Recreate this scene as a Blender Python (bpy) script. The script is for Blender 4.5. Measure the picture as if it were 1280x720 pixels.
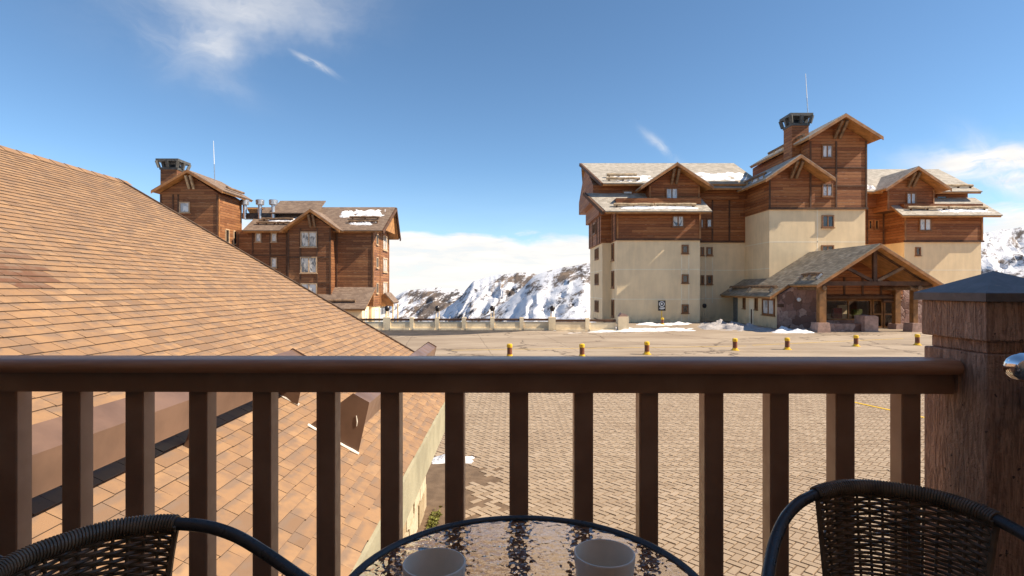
import bpy, math, random
from mathutils import Vector, Matrix, noise
random.seed(7)
R = math.radians
sc = bpy.context.scene
for o in list(bpy.data.objects):
    bpy.data.objects.remove(o)
COL = sc.collection

# ------------------------------------------------------------------ camera
CAMZ = 3.1
F = 693.0
cam = bpy.data.cameras.new('Camera')
cam.sensor_width = 36.0
cam.lens = F / 1280 * 36.0
cam.clip_start = 0.02
cam.clip_end = 40000
camo = bpy.data.objects.new('Camera', cam)
COL.objects.link(camo)
camo.location = (0, 0, CAMZ)
camo.rotation_euler = (R(90), 0, 0)
sc.camera = camo

# ------------------------------------------------------------------ node helpers
class NT:
    def __init__(s, tree):
        s.t = tree
        s.l = tree.links
    def n(s, typ, ins=None, **props):
        nd = s.t.nodes.new(typ)
        for k, v in props.items():
            setattr(nd, k, v)
        if ins:
            for k, v in ins.items():
                s.set(nd.inputs[k], v)
        return nd
    def set(s, sock, v):
        if isinstance(v, bpy.types.NodeSocket):
            s.l.new(v, sock)
        elif isinstance(v, (tuple, list)) and sock.type == 'RGBA' and len(v) == 3:
            sock.default_value = (*v, 1)
        else:
            sock.default_value = v
    def m(s, op, a, b=0.0, c=0.0, clamp=False):
        nd = s.n('ShaderNodeMath', operation=op, use_clamp=clamp)
        s.set(nd.inputs[0], a); s.set(nd.inputs[1], b); s.set(nd.inputs[2], c)
        return nd.outputs[0]
    def mr(s, v, a, b, c=0.0, d=1.0, smooth=True):
        nd = s.n('ShaderNodeMapRange', clamp=True)
        if smooth: nd.interpolation_type = 'SMOOTHSTEP'
        s.set(nd.inputs[0], v); s.set(nd.inputs[1], a); s.set(nd.inputs[2], b)
        s.set(nd.inputs[3], c); s.set(nd.inputs[4], d)
        return nd.outputs[0]
    def mix(s, f, a, b, blend='MIX'):
        nd = s.n('ShaderNodeMix', data_type='RGBA', blend_type=blend)
        s.set(nd.inputs[0], f); s.set(nd.inputs[6], a); s.set(nd.inputs[7], b)
        return nd.outputs[2]
    def noise(s, vec, scale, detail=4.0, rough=0.55, dist=0.0, out=0):
        nd = s.n('ShaderNodeTexNoise')
        if vec is not None: s.set(nd.inputs['Vector'], vec)
        s.set(nd.inputs['Scale'], scale); s.set(nd.inputs['Detail'], detail)
        s.set(nd.inputs['Roughness'], rough); s.set(nd.inputs['Distortion'], dist)
        return nd.outputs[out]
    def vor(s, vec, scale, feature='F1', out='Distance', rnd=1.0):
        nd = s.n('ShaderNodeTexVoronoi', feature=feature)
        if vec is not None: s.set(nd.inputs['Vector'], vec)
        s.set(nd.inputs['Scale'], scale); s.set(nd.inputs['Randomness'], rnd)
        return nd.outputs[out]
    def mapping(s, vec, scale=(1, 1, 1), rot=(0, 0, 0), loc=(0, 0, 0)):
        nd = s.n('ShaderNodeMapping')
        s.set(nd.inputs[0], vec); s.set(nd.inputs[1], loc); s.set(nd.inputs[2], rot); s.set(nd.inputs[3], scale)
        return nd.outputs[0]
    def comb(s, x, y, z):
        nd = s.n('ShaderNodeCombineXYZ')
        s.set(nd.inputs[0], x); s.set(nd.inputs[1], y); s.set(nd.inputs[2], z)
        return nd.outputs[0]
    def sep(s, v):
        nd = s.n('ShaderNodeSeparateXYZ'); s.set(nd.inputs[0], v)
        return nd.outputs
    def ramp(s, f, stops):
        nd = s.n('ShaderNodeValToRGB')
        e = nd.color_ramp.elements
        while len(e) < len(stops): e.new(0.5)
        for i, (p, c) in enumerate(stops):
            e[i].position = p; e[i].color = (*c, 1)
        s.set(nd.inputs[0], f)
        return nd.outputs[0]
    def bump(s, h, strength=0.5, dist=0.01, normal=None):
        nd = s.n('ShaderNodeBump')
        s.set(nd.inputs['Height'], h); s.set(nd.inputs['Strength'], strength); s.set(nd.inputs['Distance'], dist)
        if normal is not None: s.set(nd.inputs['Normal'], normal)
        return nd.outputs[0]

# ------------------------------------------------------------------ world / sky
SUN_DIR = Vector((0.745, -0.128, 0.655)).normalized()
sun_el = math.asin(SUN_DIR.z)
sun_az = math.atan2(SUN_DIR.x, SUN_DIR.y)
world = bpy.data.worlds.new('World')
sc.world = world
world.use_nodes = True
wt = world.node_tree
wt.nodes.clear()
W = NT(wt)
sky = W.n('ShaderNodeTexSky', sky_type='NISHITA', sun_disc=False, sun_elevation=sun_el, sun_rotation=sun_az,
          altitude=2800, air_density=1.0, dust_density=0.4, ozone_density=1.2)
tc = W.n('ShaderNodeTexCoord')
d = tc.outputs['Generated']
dx, dy, dz = W.sep(d)
az = W.m('ARCTAN2', dx, dy)
el = W.m('ARCSINE', dz)
def cloud_patch(px, py, wid, hgt, tilt, nscale, stretch, lo, hi, amount, seed):
    """a cirrus patch around one direction of the sky; sizes in degrees"""
    a0 = math.atan((px - 640) / F)
    e0 = math.atan((360 - py) / F * math.cos(a0))
    u = W.m('MULTIPLY', W.m('SUBTRACT', az, a0), math.cos(e0))
    v = W.m('SUBTRACT', el, e0)
    ct, st = math.cos(R(tilt)), math.sin(R(tilt))
    p = W.m('ADD', W.m('MULTIPLY', u, ct), W.m('MULTIPLY', v, st))
    q = W.m('SUBTRACT', W.m('MULTIPLY', v, ct), W.m('MULTIPLY', u, st))
    wob = W.m('MULTIPLY', W.m('SUBTRACT', W.noise(W.comb(p, q, seed), 18, 3), 0.5), R(hgt) * 1.6)
    q = W.m('ADD', q, wob)
    r2 = W.m('ADD', W.m('POWER', W.m('ABSOLUTE', W.m('DIVIDE', p, R(wid))), 2.0), W.m('POWER', W.m('ABSOLUTE', W.m('DIVIDE', q, R(hgt))), 2.0))
    mask = W.m('POWER', 2.718, W.m('MULTIPLY', r2, -1.3))
    vec = W.comb(W.m('MULTIPLY', p, 1.0 / stretch), q, seed * 3.1)
    nz = W.noise(vec, nscale, 7, 0.62, 0.6)
    return W.m('MULTIPLY', W.m('MULTIPLY', mask, W.mr(nz, lo, hi)), amount)
parts = [
    cloud_patch(310, 8, 9.0, 3.2, 14, 13, 2.2, 0.14, 0.78, 0.62, 1.3),
    cloud_patch(225, 66, 5.2, 1.3, -28, 20, 3.4, 0.15, 0.75, 0.40, 2.7),
    cloud_patch(262, 50, 3.8, 2.4, 38, 16, 2.6, 0.12, 0.75, 0.62, 12.7),
    cloud_patch(391, 78, 1.9, 0.30, -24, 60, 2.5, 0.3, 0.6, 0.55, 4.1),
    cloud_patch(826, 182, 2.3, 0.42, -42, 50, 3.0, 0.3, 0.65, 0.42, 6.6),
    cloud_patch(1234, 200, 4.8, 1.2, -4, 30, 2.6, 0.22, 0.58, 1.4, 8.2),
    cloud_patch(1256, 216, 3.2, 1.3, -50, 30, 2.2, 0.22, 0.60, 1.2, 9.9),
    cloud_patch(1262, 245, 4.0, 3.0, 20, 22, 2.2, 0.30, 0.70, 0.45, 15.4),
]
# bank of bright cloud lying along the horizon all round
bn = W.noise(W.comb(W.m('MULTIPLY', az, 1.0), W.m('MULTIPLY', el, 3.0), 0.7), 5.0, 5, 0.55, 0.3)
top = W.m('ADD', R(2.0), W.m('MULTIPLY', bn, R(6.6)))
bank = W.mr(W.m('SUBTRACT', top, el), R(-0.35), R(0.9))
bn2 = W.noise(W.comb(az, W.m('MULTIPLY', el, 6.0), 4.0), 9.0, 5, 0.6, 0.4)
bank = W.m('MULTIPLY', bank, W.mr(bn2, 0.18, 0.55, 0.72, 1.0))
haze_low = W.mr(el, R(13), R(0), 0.0, 0.16)
tot = W.m('MAXIMUM', bank, haze_low)
for p in parts:
    tot = W.m('MAXIMUM', tot, p)
tot = W.m('MINIMUM', tot, 1.0)
ccol = W.mix(W.mr(bn2, 0.35, 0.7), (5.2, 5.1, 5.0), (6.2, 5.95, 5.6))
skyc = W.mix(1.0, sky.outputs[0], (0.77, 0.94, 0.98), 'MULTIPLY')
cl = W.mix(tot, skyc, ccol)
bg = W.n('ShaderNodeBackground', {'Color': cl, 'Strength': 0.072})
wo = W.n('ShaderNodeOutputWorld', {'Surface': bg.outputs[0]})

# ------------------------------------------------------------------ sun, exposure
sl = bpy.data.lights.new('Sun', 'SUN')
sl.energy = 3.3
sl.angle = R(0.5)
sl.color = (1.0, 0.875, 0.71)
slo = bpy.data.objects.new('Sun', sl)
COL.objects.link(slo)
slo.rotation_euler = SUN_DIR.to_track_quat('Z', 'Y').to_euler()
slo.location = (60, -20, 60)
sc.view_settings.view_transform = 'Standard'
sc.view_settings.look = 'None'
sc.view_settings.exposure = 1.36
sc.view_settings.gamma = 1.0
sc.view_settings.use_curve_mapping = False
sc.render.engine = 'CYCLES'
sc.cycles.max_bounces = 8
sc.cycles.transmission_bounces = 6

# ------------------------------------------------------------------ materials
MAT = {}
def new_mat(name):
    m = bpy.data.materials.new(name)
    m.use_nodes = True
    m.node_tree.nodes.clear()
    t = NT(m.node_tree)
    b = t.n('ShaderNodeBsdfPrincipled')
    o = t.n('ShaderNodeOutputMaterial', {'Surface': b.outputs[0]})
    MAT[name] = m
    return t, b
def wpos(t):
    return t.n('ShaderNodeNewGeometry').outputs['Position']
def opos(t):
    return t.n('ShaderNodeTexCoord').outputs['Object']
def tint(t):
    return t.n('ShaderNodeAttribute', attribute_name='tint').outputs['Fac']

def plain(name, col, rough=0.6, metal=0.0, var=0.25, vscale=6.0, bump=0.15, bscale=40.0, spec=0.5, obj=False, bdist=0.01):
    t, b = new_mat(name)
    p = opos(t) if obj else wpos(t)
    n1 = t.noise(p, vscale, 5, 0.6)
    c = t.mix(t.mr(n1, 0.3, 0.7), tuple(x * (1 - var) for x in col), tuple(min(1, x * (1 + var)) for x in col))
    t.set(b.inputs['Base Color'], c)
    t.set(b.inputs['Roughness'], t.mr(t.noise(p, vscale * 3, 3), 0.3, 0.7, max(0, rough - 0.08), min(1, rough + 0.08)))
    b.inputs['Metallic'].default_value = metal
    b.inputs['Specular IOR Level'].default_value = spec
    if bump:
        t.set(b.inputs['Normal'], t.bump(t.noise(p, bscale, 4), bump, bdist))
    return MAT[name]

def wood_siding(name, dark, mid, light, board=0.26):
    t, b = new_mat(name)
    p = wpos(t)
    x, y, z = t.sep(p)
    zz = t.m('DIVIDE', z, board)
    row = t.m('FLOOR', zz)
    fr = t.m('FRACT', zz)
    a = t.m('ADD', x, t.m('MULTIPLY', y, 1.37))
    off = t.n('ShaderNodeTexWhiteNoise', noise_dimensions='1D'); t.set(off.inputs['W'], row)
    seg = t.m('FLOOR', t.m('ADD', t.m('DIVIDE', a, 4.6), t.m('MULTIPLY', off.outputs['Value'], 7.0)))
    wn = t.n('ShaderNodeTexWhiteNoise', noise_dimensions='2D'); t.set(wn.inputs['Vector'], t.comb(row, seg, 0))
    grain = t.noise(t.comb(t.m('MULTIPLY', a, 0.6), t.m('MULTIPLY', row, 3.3), t.m('MULTIPLY', z, 9.0)), 3.0, 6, 0.65)
    big = t.noise(p, 0.35, 3, 0.6)
    fine = t.noise(t.comb(t.m('MULTIPLY', a, 2.2), row, t.m('MULTIPLY', z, 16.0)), 2.0, 5, 0.7)
    f = t.m('ADD', t.m('MULTIPLY', wn.outputs['Value'], 0.20), t.m('ADD', t.m('MULTIPLY', grain, 0.45), t.m('ADD', t.m('MULTIPLY', big, 0.22), t.m('MULTIPLY', fine, 0.36))))
    c = t.ramp(f, [(0.30, dark), (0.58, mid), (0.92, light)])
    gap = t.mr(fr, 0.0, 0.22, 1.0, 0.0)
    c = t.mix(t.m('MULTIPLY', gap, 0.75), c, tuple(v * 0.25 for v in dark))
    # bleached streaks at some board edges
    pale = t.m('MULTIPLY', t.mr(fr, 0.80, 0.95), t.mr(t.noise(t.comb(t.m('MULTIPLY', a, 1.3), row, 2.0), 1.5, 3), 0.52, 0.66))
    c = t.mix(t.m('MULTIPLY', pale, 0.6), c, (0.52, 0.33, 0.19))
    t.set(b.inputs['Base Color'], c)
    b.inputs['Roughness'].default_value = 0.72
    h = t.m('ADD', t.m('MULTIPLY', t.mr(fr, 0.0, 0.12), 1.0), t.m('MULTIPLY', grain, 0.5))
    t.set(b.inputs['Normal'], t.bump(h, 0.8, 0.03))
wood_siding('siding', (0.06, 0.017, 0.006), (0.27, 0.088, 0.024), (0.54, 0.235, 0.08))
wood_siding('siding_brown', (0.055, 0.018, 0.008), (0.21, 0.078, 0.026), (0.47, 0.22, 0.085))

def stucco(name, col):
    t, b = new_mat(name)
    p = wpos(t)
    n1 = t.noise(p, 0.5, 6, 0.6)
    n2 = t.noise(t.mapping(p, (1.2, 1.2, 0.18)), 2.0, 5, 0.6)
    f = t.m('ADD', t.m('MULTIPLY', n1, 0.6), t.m('MULTIPLY', n2, 0.4))
    c = t.mix(t.mr(f, 0.35, 0.65), tuple(v * 0.90 for v in col), tuple(min(1, v * 1.08) for v in col))
    zz = t.sep(p)[2]
    dirt = t.m('MULTIPLY', t.mr(zz, 0.9, 0.0), t.mr(t.noise(p, 1.6, 5), 0.4, 0.7))
    c = t.mix(t.m('MULTIPLY', dirt, 0.5), c, (0.30, 0.22, 0.14))
    t.set(b.inputs['Base Color'], c)
    b.inputs['Roughness'].default_value = 0.9
    t.set(b.inputs['Normal'], t.bump(t.noise(p, 14, 5), 0.35, 0.02))
stucco('stucco', (0.87, 0.665, 0.40))
stucco('stucco_line', (0.90, 0.77, 0.56))
stucco('parapet', (0.86, 0.70, 0.46))

def roof_tex(name, cols, snow=0.0, tile=(0.33, 0.2)):
    t, b = new_mat(name)
    uv = t.n('ShaderNodeUVMap').outputs[0]
    u, v, _ = t.sep(uv)
    row = t.m('FLOOR', t.m('DIVIDE', v, tile[1]))
    fv = t.m('FRACT', t.m('DIVIDE', v, tile[1]))
    uu = t.m('ADD', t.m('DIVIDE', u, tile[0]), t.m('MULTIPLY', row, 0.37))
    fu = t.m('FRACT', uu)
    wn = t.n('ShaderNodeTexWhiteNoise', noise_dimensions='2D'); t.set(wn.inputs['Vector'], t.comb(row, t.m('FLOOR', uu), 0))
    n1 = t.noise(uv, 0.6, 5, 0.65)
    f = t.m('ADD', t.m('ADD', t.m('MULTIPLY', wn.outputs['Value'], 0.28), t.m('MULTIPLY', n1, 0.42)), 0.18)
    c = t.ramp(f, [(0.25, cols[0]), (0.55, cols[1]), (0.85, cols[2])])
    edge = t.m('MAXIMUM', t.mr(fv, 0.0, 0.22, 1.0, 0.0), t.mr(fu, 0.0, 0.08, 0.8, 0.0))
    c = t.mix(t.m('MULTIPLY', edge, 0.55), c, tuple(x * 0.35 for x in cols[0]))
    if snow:
        sn = t.noise(t.mapping(uv, (0.35, 1.0, 1)), 1.1, 6, 0.65, 0.5)
        k = t.mr(t.m('ADD', sn, t.m('MULTIPLY', fv, 0.08)), 0.66 - snow * 0.2, 0.70 - snow * 0.2)
        c = t.mix(k, c, (0.82, 0.83, 0.86))
    t.set(b.inputs['Base Color'], c)
    b.inputs['Roughness'].default_value = 0.85
    h = t.m('ADD', t.mr(fv, 0.0, 0.25), t.m('MULTIPLY', wn.outputs['Value'], 0.4))
    t.set(b.inputs['Normal'], t.bump(h, 0.7, 0.03))
roof_tex('roof_grey', ((0.23, 0.20, 0.16), (0.43, 0.38, 0.31), (0.60, 0.54, 0.46)), 0.0)
roof_tex('roof_lodge', ((0.14, 0.11, 0.078), (0.32, 0.26, 0.18), (0.54, 0.45, 0.34)), 0.0, (0.36, 0.24))
roof_tex('roof_tan', ((0.13, 0.085, 0.06), (0.22, 0.15, 0.105), (0.33, 0.24, 0.17)), 0.0)

plain('trim_orange', (0.33, 0.145, 0.045), 0.6, var=0.35, vscale=1.5)
plain('soffit', (0.40, 0.19, 0.06), 0.7, var=0.3, vscale=1.8)
plain('timber_dark', (0.10, 0.045, 0.02), 0.75, var=0.35, vscale=2)
plain('timber_gold', (0.26, 0.12, 0.035), 0.7, var=0.35, vscale=2)
plain('log', (0.20, 0.12, 0.065), 0.8, var=0.4, vscale=3)
plain('log_pale', (0.42, 0.31, 0.19), 0.8, var=0.35, vscale=3)
plain('frame_wood', (0.24, 0.105, 0.035), 0.6, var=0.25)
plain('frame_pale', (0.50, 0.34, 0.20), 0.6, var=0.2)
plain('galvanised', (0.55, 0.55, 0.55), 0.35, 0.9, var=0.15)
plain('dark_metal', (0.05, 0.052, 0.055), 0.45, 0.6, var=0.3)
plain('cap_metal', (0.10, 0.095, 0.085), 0.6, 0.3, var=0.3)
plain('white_paint', (0.75, 0.75, 0.73), 0.5, var=0.08)
plain('grey_panel', (0.22, 0.22, 0.21), 0.6)
plain('yellow_paint', (0.75, 0.46, 0.02), 0.5, var=0.2, vscale=9)
plain('bollard_brown', (0.17, 0.05, 0.02), 0.5, var=0.3, vscale=9)
plain('black_panel', (0.012, 0.012, 0.013), 0.4)
plain('globe_dark', (0.03, 0.022, 0.02), 0.3)
plain('sealant', (0.75, 0.70, 0.62), 0.6, bump=0.3)
plain('underlay', (0.07, 0.05, 0.04), 0.9)
plain('brown_sheet', (0.165, 0.098, 0.066), 0.42, 0.0, var=0.22, vscale=3, bump=0.05)
plain('concrete_fascia', (0.33, 0.295, 0.195), 0.9, var=0.16, vscale=3, bump=0.5, bscale=60)
plain('asphalt', (0.055, 0.043, 0.034), 0.8, var=0.4, vscale=1.2, bump=0.4, bscale=30)
plain('red_cloth', (0.22, 0.02, 0.02), 0.8)
plain('floor_tile', (0.16, 0.12, 0.09), 0.55, var=0.2, vscale=4)
plain('unseen_facade', (0.44, 0.29, 0.17), 0.9, var=0.2, vscale=1)
plain('moss', (0.15, 0.15, 0.03), 0.95, var=0.5, vscale=40)
plain('chrome', (0.86, 0.86, 0.87), 0.06, 1.0, var=0.03, bump=0.0)

def pane_mat(name, dark, light, thr):
    t, b = new_mat(name)
    p = wpos(t)
    n1 = t.noise(t.mapping(p, (2.0, 2.0, 0.8)), 1.4, 4, 0.6, 1.2)
    c = t.mix(t.mr(n1, thr - 0.07, thr + 0.07), dark, light)
    t.set(b.inputs['Base Color'], c)
    b.inputs['Roughness'].default_value = 0.07
    b.inputs['Specular IOR Level'].default_value = 0.8
pane_mat('pane_curtain', (0.10, 0.10, 0.11), (0.62, 0.58, 0.52), 0.45)
pane_mat('pane_pale', (0.40, 0.40, 0.41), (0.72, 0.70, 0.66), 0.48)
pane_mat('pane_dark', (0.018, 0.017, 0.016), (0.10, 0.09, 0.08), 0.55)
def shopfront():
    t, b = new_mat('pane_shop')
    b.inputs['Base Color'].default_value = (0.85, 0.9, 0.9, 1)
    b.inputs['Transmission Weight'].default_value = 1.0
    b.inputs['Roughness'].default_value = 0.0
    b.inputs['IOR'].default_value = 1.25
shopfront()

# red sandstone rubble
def stone_mat():
    t, b = new_mat('red_stone')
    p = wpos(t)
    pd = t.n('ShaderNodeVectorMath', operation='ADD')
    t.set(pd.inputs[0], p); t.set(pd.inputs[1], t.noise(p, 1.3, 3, out=1))
    v = t.vor(pd.outputs[0], 1.5, out='Color')
    vx = t.sep(v)[0]
    e = t.vor(pd.outputs[0], 1.5, 'DISTANCE_TO_EDGE')
    c = t.ramp(vx, [(0.1, (0.17, 0.085, 0.06)), (0.5, (0.31, 0.175, 0.135)), (0.9, (0.46, 0.31, 0.25))])
    c = t.mix(t.mr(t.noise(p, 5, 5), 0.35, 0.7, 0.0, 0.5), c, (0.15, 0.09, 0.07))
    t.set(b.inputs['Base Color'], t.mix(t.mr(e, 0.0, 0.03, 0.55, 0), c, (0.07, 0.045, 0.035)))
    b.inputs['Roughness'].default_value = 0.85
    t.set(b.inputs['Normal'], t.bump(t.m('ADD', t.mr(e, 0, 0.08), t.noise(p, 8, 4)), 0.6, 0.04))
stone_mat()
plain('pink_stone', (0.42, 0.27, 0.21), 0.85, var=0.25, vscale=3, bump=0.5, bscale=20)

def stone_cream():
    t, b = new_mat('cream_stone')
    p = wpos(t)
    tv = tint(t)
    c = t.ramp(tv, [(0.0, (0.34, 0.25, 0.14)), (0.5, (0.52, 0.42, 0.27)), (1.0, (0.62, 0.54, 0.39))])
    c = t.mix(t.mr(t.noise(p, 12, 5), 0.35, 0.75, 0, 0.45), c, (0.30, 0.20, 0.10))
    t.set(b.inputs['Base Color'], c)
    b.inputs['Roughness'].default_value = 0.9
    t.set(b.inputs['Normal'], t.bump(t.noise(p, 30, 5), 0.6, 0.02))
stone_cream()
plain('mortar', (0.36, 0.29, 0.19), 0.95, var=0.2)

def snow_mat(name, col):
    t, b = new_mat(name)
    p = wpos(t)
    n = t.noise(p, 2.5, 6, 0.6)
    t.set(b.inputs['Base Color'], t.mix(t.mr(n, 0.4, 0.75), col, tuple(x * 0.72 for x in col)))
    b.inputs['Roughness'].default_value = 0.8
    t.set(b.inputs['Normal'], t.bump(t.noise(p, 9, 6, 0.65), 0.7, 0.08))
snow_mat('snow', (0.86, 0.86, 0.87))
snow_mat('snow_dirty', (0.44, 0.40, 0.38))

def shingle_mat():
    t, b = new_mat('shingle')
    p = wpos(t)
    tv = tint(t)
    uv = t.n('ShaderNodeUVMap').outputs[0]
    v = t.sep(uv)[1]
    c = t.ramp(tv, [(0.0, (0.22, 0.13, 0.075)), (0.35, (0.325, 0.183, 0.092)), (0.7, (0.39, 0.225, 0.112)), (0.96, (0.44, 0.265, 0.138)), (0.985, (0.15, 0.06, 0.03))])
    blot = t.noise(p, 9, 4, 0.6)
    c = t.mix(t.mr(blot, 0.40, 0.68, 0, 0.7), c, (0.235, 0.145, 0.092))
    c = t.mix(t.mr(t.noise(p, 0.9, 5, 0.6), 0.45, 0.7, 0, 0.4), c, (0.25, 0.15, 0.09))
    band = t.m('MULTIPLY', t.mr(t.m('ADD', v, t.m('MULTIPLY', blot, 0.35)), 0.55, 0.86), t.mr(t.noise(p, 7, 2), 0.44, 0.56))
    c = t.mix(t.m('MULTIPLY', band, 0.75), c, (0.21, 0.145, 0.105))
    gr = t.noise(p, 900, 2, 0.7)
    c = t.mix(t.mr(gr, 0.35, 0.75, 0.0, 0.38), c, (0.24, 0.15, 0.085))
    t.set(b.inputs['Base Color'], c)
    b.inputs['Roughness'].default_value = 0.92
    t.set(b.inputs['Normal'], t.bump(t.noise(p, 700, 2, 0.7), 0.5, 0.003))
shingle_mat()
plain('shingle_edge', (0.11, 0.072, 0.048), 0.95)

def paver_mat():
    t, b = new_mat('paver')
    p = wpos(t)
    tv = tint(t)
    c = t.ramp(tv, [(0.0, (0.30, 0.215, 0.14)), (0.5, (0.37, 0.275, 0.185)), (1.0, (0.44, 0.335, 0.235))])
    big = t.noise(p, 0.7, 4, 0.6)
    c = t.mix(t.mr(big, 0.45, 0.72, 0, 0.55), c, (0.29, 0.205, 0.135))
    c = t.mix(t.mr(t.noise(p, 60, 4), 0.4, 0.8, 0, 0.4), c, (0.25, 0.18, 0.115))
    t.set(b.inputs['Base Color'], c)
    b.inputs['Roughness'].default_value = 0.88
    t.set(b.inputs['Normal'], t.bump(t.noise(p, 120, 3), 0.4, 0.004))
paver_mat()

def sand_mat():
    t, b = new_mat('sand')
    p = wpos(t)
    c = t.mix(t.mr(t.noise(p, 6, 6), 0.3, 0.7), (0.13, 0.082, 0.047), (0.20, 0.13, 0.077))
    t.set(b.inputs['Base Color'], c)
    b.inputs['Roughness'].default_value = 0.95
    t.set(b.inputs['Normal'], t.bump(t.noise(p, 60, 5), 0.6, 0.01))
sand_mat()

def concrete_mat():
    t, b = new_mat('plaza_concrete')
    p = wpos(t)
    x, y, z = t.sep(p)
    c = t.mix(t.mr(t.noise(t.mapping(p, (0.35, 1, 1)), 0.35, 6, 0.65), 0.36, 0.64), (0.29, 0.215, 0.145), (0.42, 0.325, 0.23))
    c = t.mix(t.mr(t.noise(t.mapping(p, (0.25, 1, 1)), 1.4, 6, 0.7), 0.5, 0.8, 0, 0.5), c, (0.27, 0.20, 0.13))
    # random cracks
    pd = t.n('ShaderNodeVectorMath', operation='ADD')
    nz = t.n('ShaderNodeVectorMath', operation='SCALE'); t.set(nz.inputs[0], t.noise(p, 0.5, 5, 0.65, out=1)); nz.inputs['Scale'].default_value = 3.0
    t.set(pd.inputs[0], p); t.set(pd.inputs[1], nz.outputs[0])
    e = t.vor(pd.outputs[0], 0.16, 'DISTANCE_TO_EDGE')
    cr = t.m('MULTIPLY', t.mr(e, 0.0, 0.022, 1, 0), t.mr(t.noise(p, 0.25, 2), 0.38, 0.48))
    # slab joints
    wob = t.m('MULTIPLY', t.m('SUBTRACT', t.noise(p, 1.2, 4), 0.5), 0.22)
    jy = t.m('ABSOLUTE', t.m('SUBTRACT', t.m('FRACT', t.m('DIVIDE', t.m('ADD', y, wob), 3.6)), 0.5))
    jx = t.m('ABSOLUTE', t.m('SUBTRACT', t.m('FRACT', t.m('DIVIDE', t.m('ADD', t.m('ADD', x, wob), t.m('MULTIPLY', y, 0.12)), 4.3)), 0.5))
    j = t.m('MAXIMUM', t.m('MULTIPLY', t.mr(jy, 0.0, 0.020, 1, 0), t.mr(t.noise(t.mapping(p, (0.3, 0.3, 1)), 1.1, 3), 0.42, 0.55)), t.m('MULTIPLY', t.mr(jx, 0.0, 0.010, 1, 0), 0.55))
    k = t.m('MAXIMUM', cr, j)
    c = t.mix(t.m('MULTIPLY', k, 0.8), c, (0.075, 0.05, 0.032))
    t.set(b.inputs['Base Color'], c)
    b.inputs['Roughness'].default_value = 0.9
    h = t.m('SUBTRACT', t.noise(p, 4, 5), k)
    t.set(b.inputs['Normal'], t.bump(h, 0.4, 0.03))
concrete_mat()

def mountain_mat():
    t, b = new_mat('mountain')
    g = t.n('ShaderNodeNewGeometry')
    p = g.outputs['Position']
    tv = tint(t)
    x, y, z = t.sep(p)
    al = t.m('ADD', t.m('MULTIPLY', x, 0.80), t.m('MULTIPLY', z, 0.60))
    ac = t.m('SUBTRACT', t.m('MULTIPLY', z, 0.80), t.m('MULTIPLY', x, 0.60))
    st = t.comb(t.m('MULTIPLY', al, 0.010), t.m('MULTIPLY', ac, 0.034), t.m('MULTIPLY', y, 0.006))
    n1 = t.noise(st, 1.0, 9, 0.68, 0.6)
    n2 = t.noise(p, 0.035, 9, 0.82)
    f = t.m('ADD', t.m('ADD', t.m('MULTIPLY', n1, 0.58), t.m('MULTIPLY', n2, 0.42)), t.m('MULTIPLY', t.m('SUBTRACT', tv, 0.5), 0.30))
    k = t.mr(f, 0.49, 0.575)
    rock = t.ramp(t.noise(p, 0.012, 6, 0.65), [(0.32, (0.045, 0.038, 0.038)), (0.52, (0.105, 0.08, 0.066)), (0.74, (0.29, 0.20, 0.13))])
    t.set(b.inputs['Base Color'], t.mix(k, (0.72, 0.72, 0.75), rock))
    b.inputs['Roughness'].default_value = 0.9
    t.set(b.inputs['Normal'], t.bump(t.m('ADD', n1, t.m('MULTIPLY', n2, 0.7)), 0.7, 9))
mountain_mat()
plain('valley_ground', (0.45, 0.42, 0.40), 0.95, var=0.5, vscale=0.01, bump=0)

def rail_paint():
    t, b = new_mat('rail_paint')
    p = wpos(t)
    n = t.noise(p, 8, 5)
    c = t.mix(t.mr(n, 0.35, 0.7), (0.34, 0.185, 0.11), (0.43, 0.25, 0.155))
    sp = t.mr(t.noise(p, 260, 2), 0.70, 0.76)
    c = t.mix(t.m('MULTIPLY', sp, 0.5), c, (0.14, 0.10, 0.075))
    t.set(b.inputs['Base Color'], c)
    t.set(b.inputs['Roughness'], t.mr(t.noise(p, 30, 4), 0.3, 0.7, 0.30, 0.46))
    t.set(b.inputs['Normal'], t.bump(t.noise(p, 420, 3), 0.12, 0.001))
rail_paint()
def handrail_mat():
    t, b = new_mat('handrail')
    p = wpos(t)
    n = t.noise(t.mapping(p, (1.2, 14, 14)), 5, 5, 0.6)
    c = t.mix(t.mr(n, 0.3, 0.7), (0.50, 0.225, 0.115), (0.62, 0.32, 0.18))
    sc_ = t.mr(t.noise(t.mapping(p, (3, 40, 40)), 4, 6, 0.7), 0.68, 0.74)
    c = t.mix(t.m('MULTIPLY', sc_, 0.6), c, (0.36, 0.25, 0.19))
    t.set(b.inputs['Base Color'], c)
    t.set(b.inputs['Roughness'], t.mr(n, 0.3, 0.7, 0.34, 0.5))
    t.set(b.inputs['Normal'], t.bump(t.noise(p, 90, 4), 0.12, 0.002))
handrail_mat()
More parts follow.
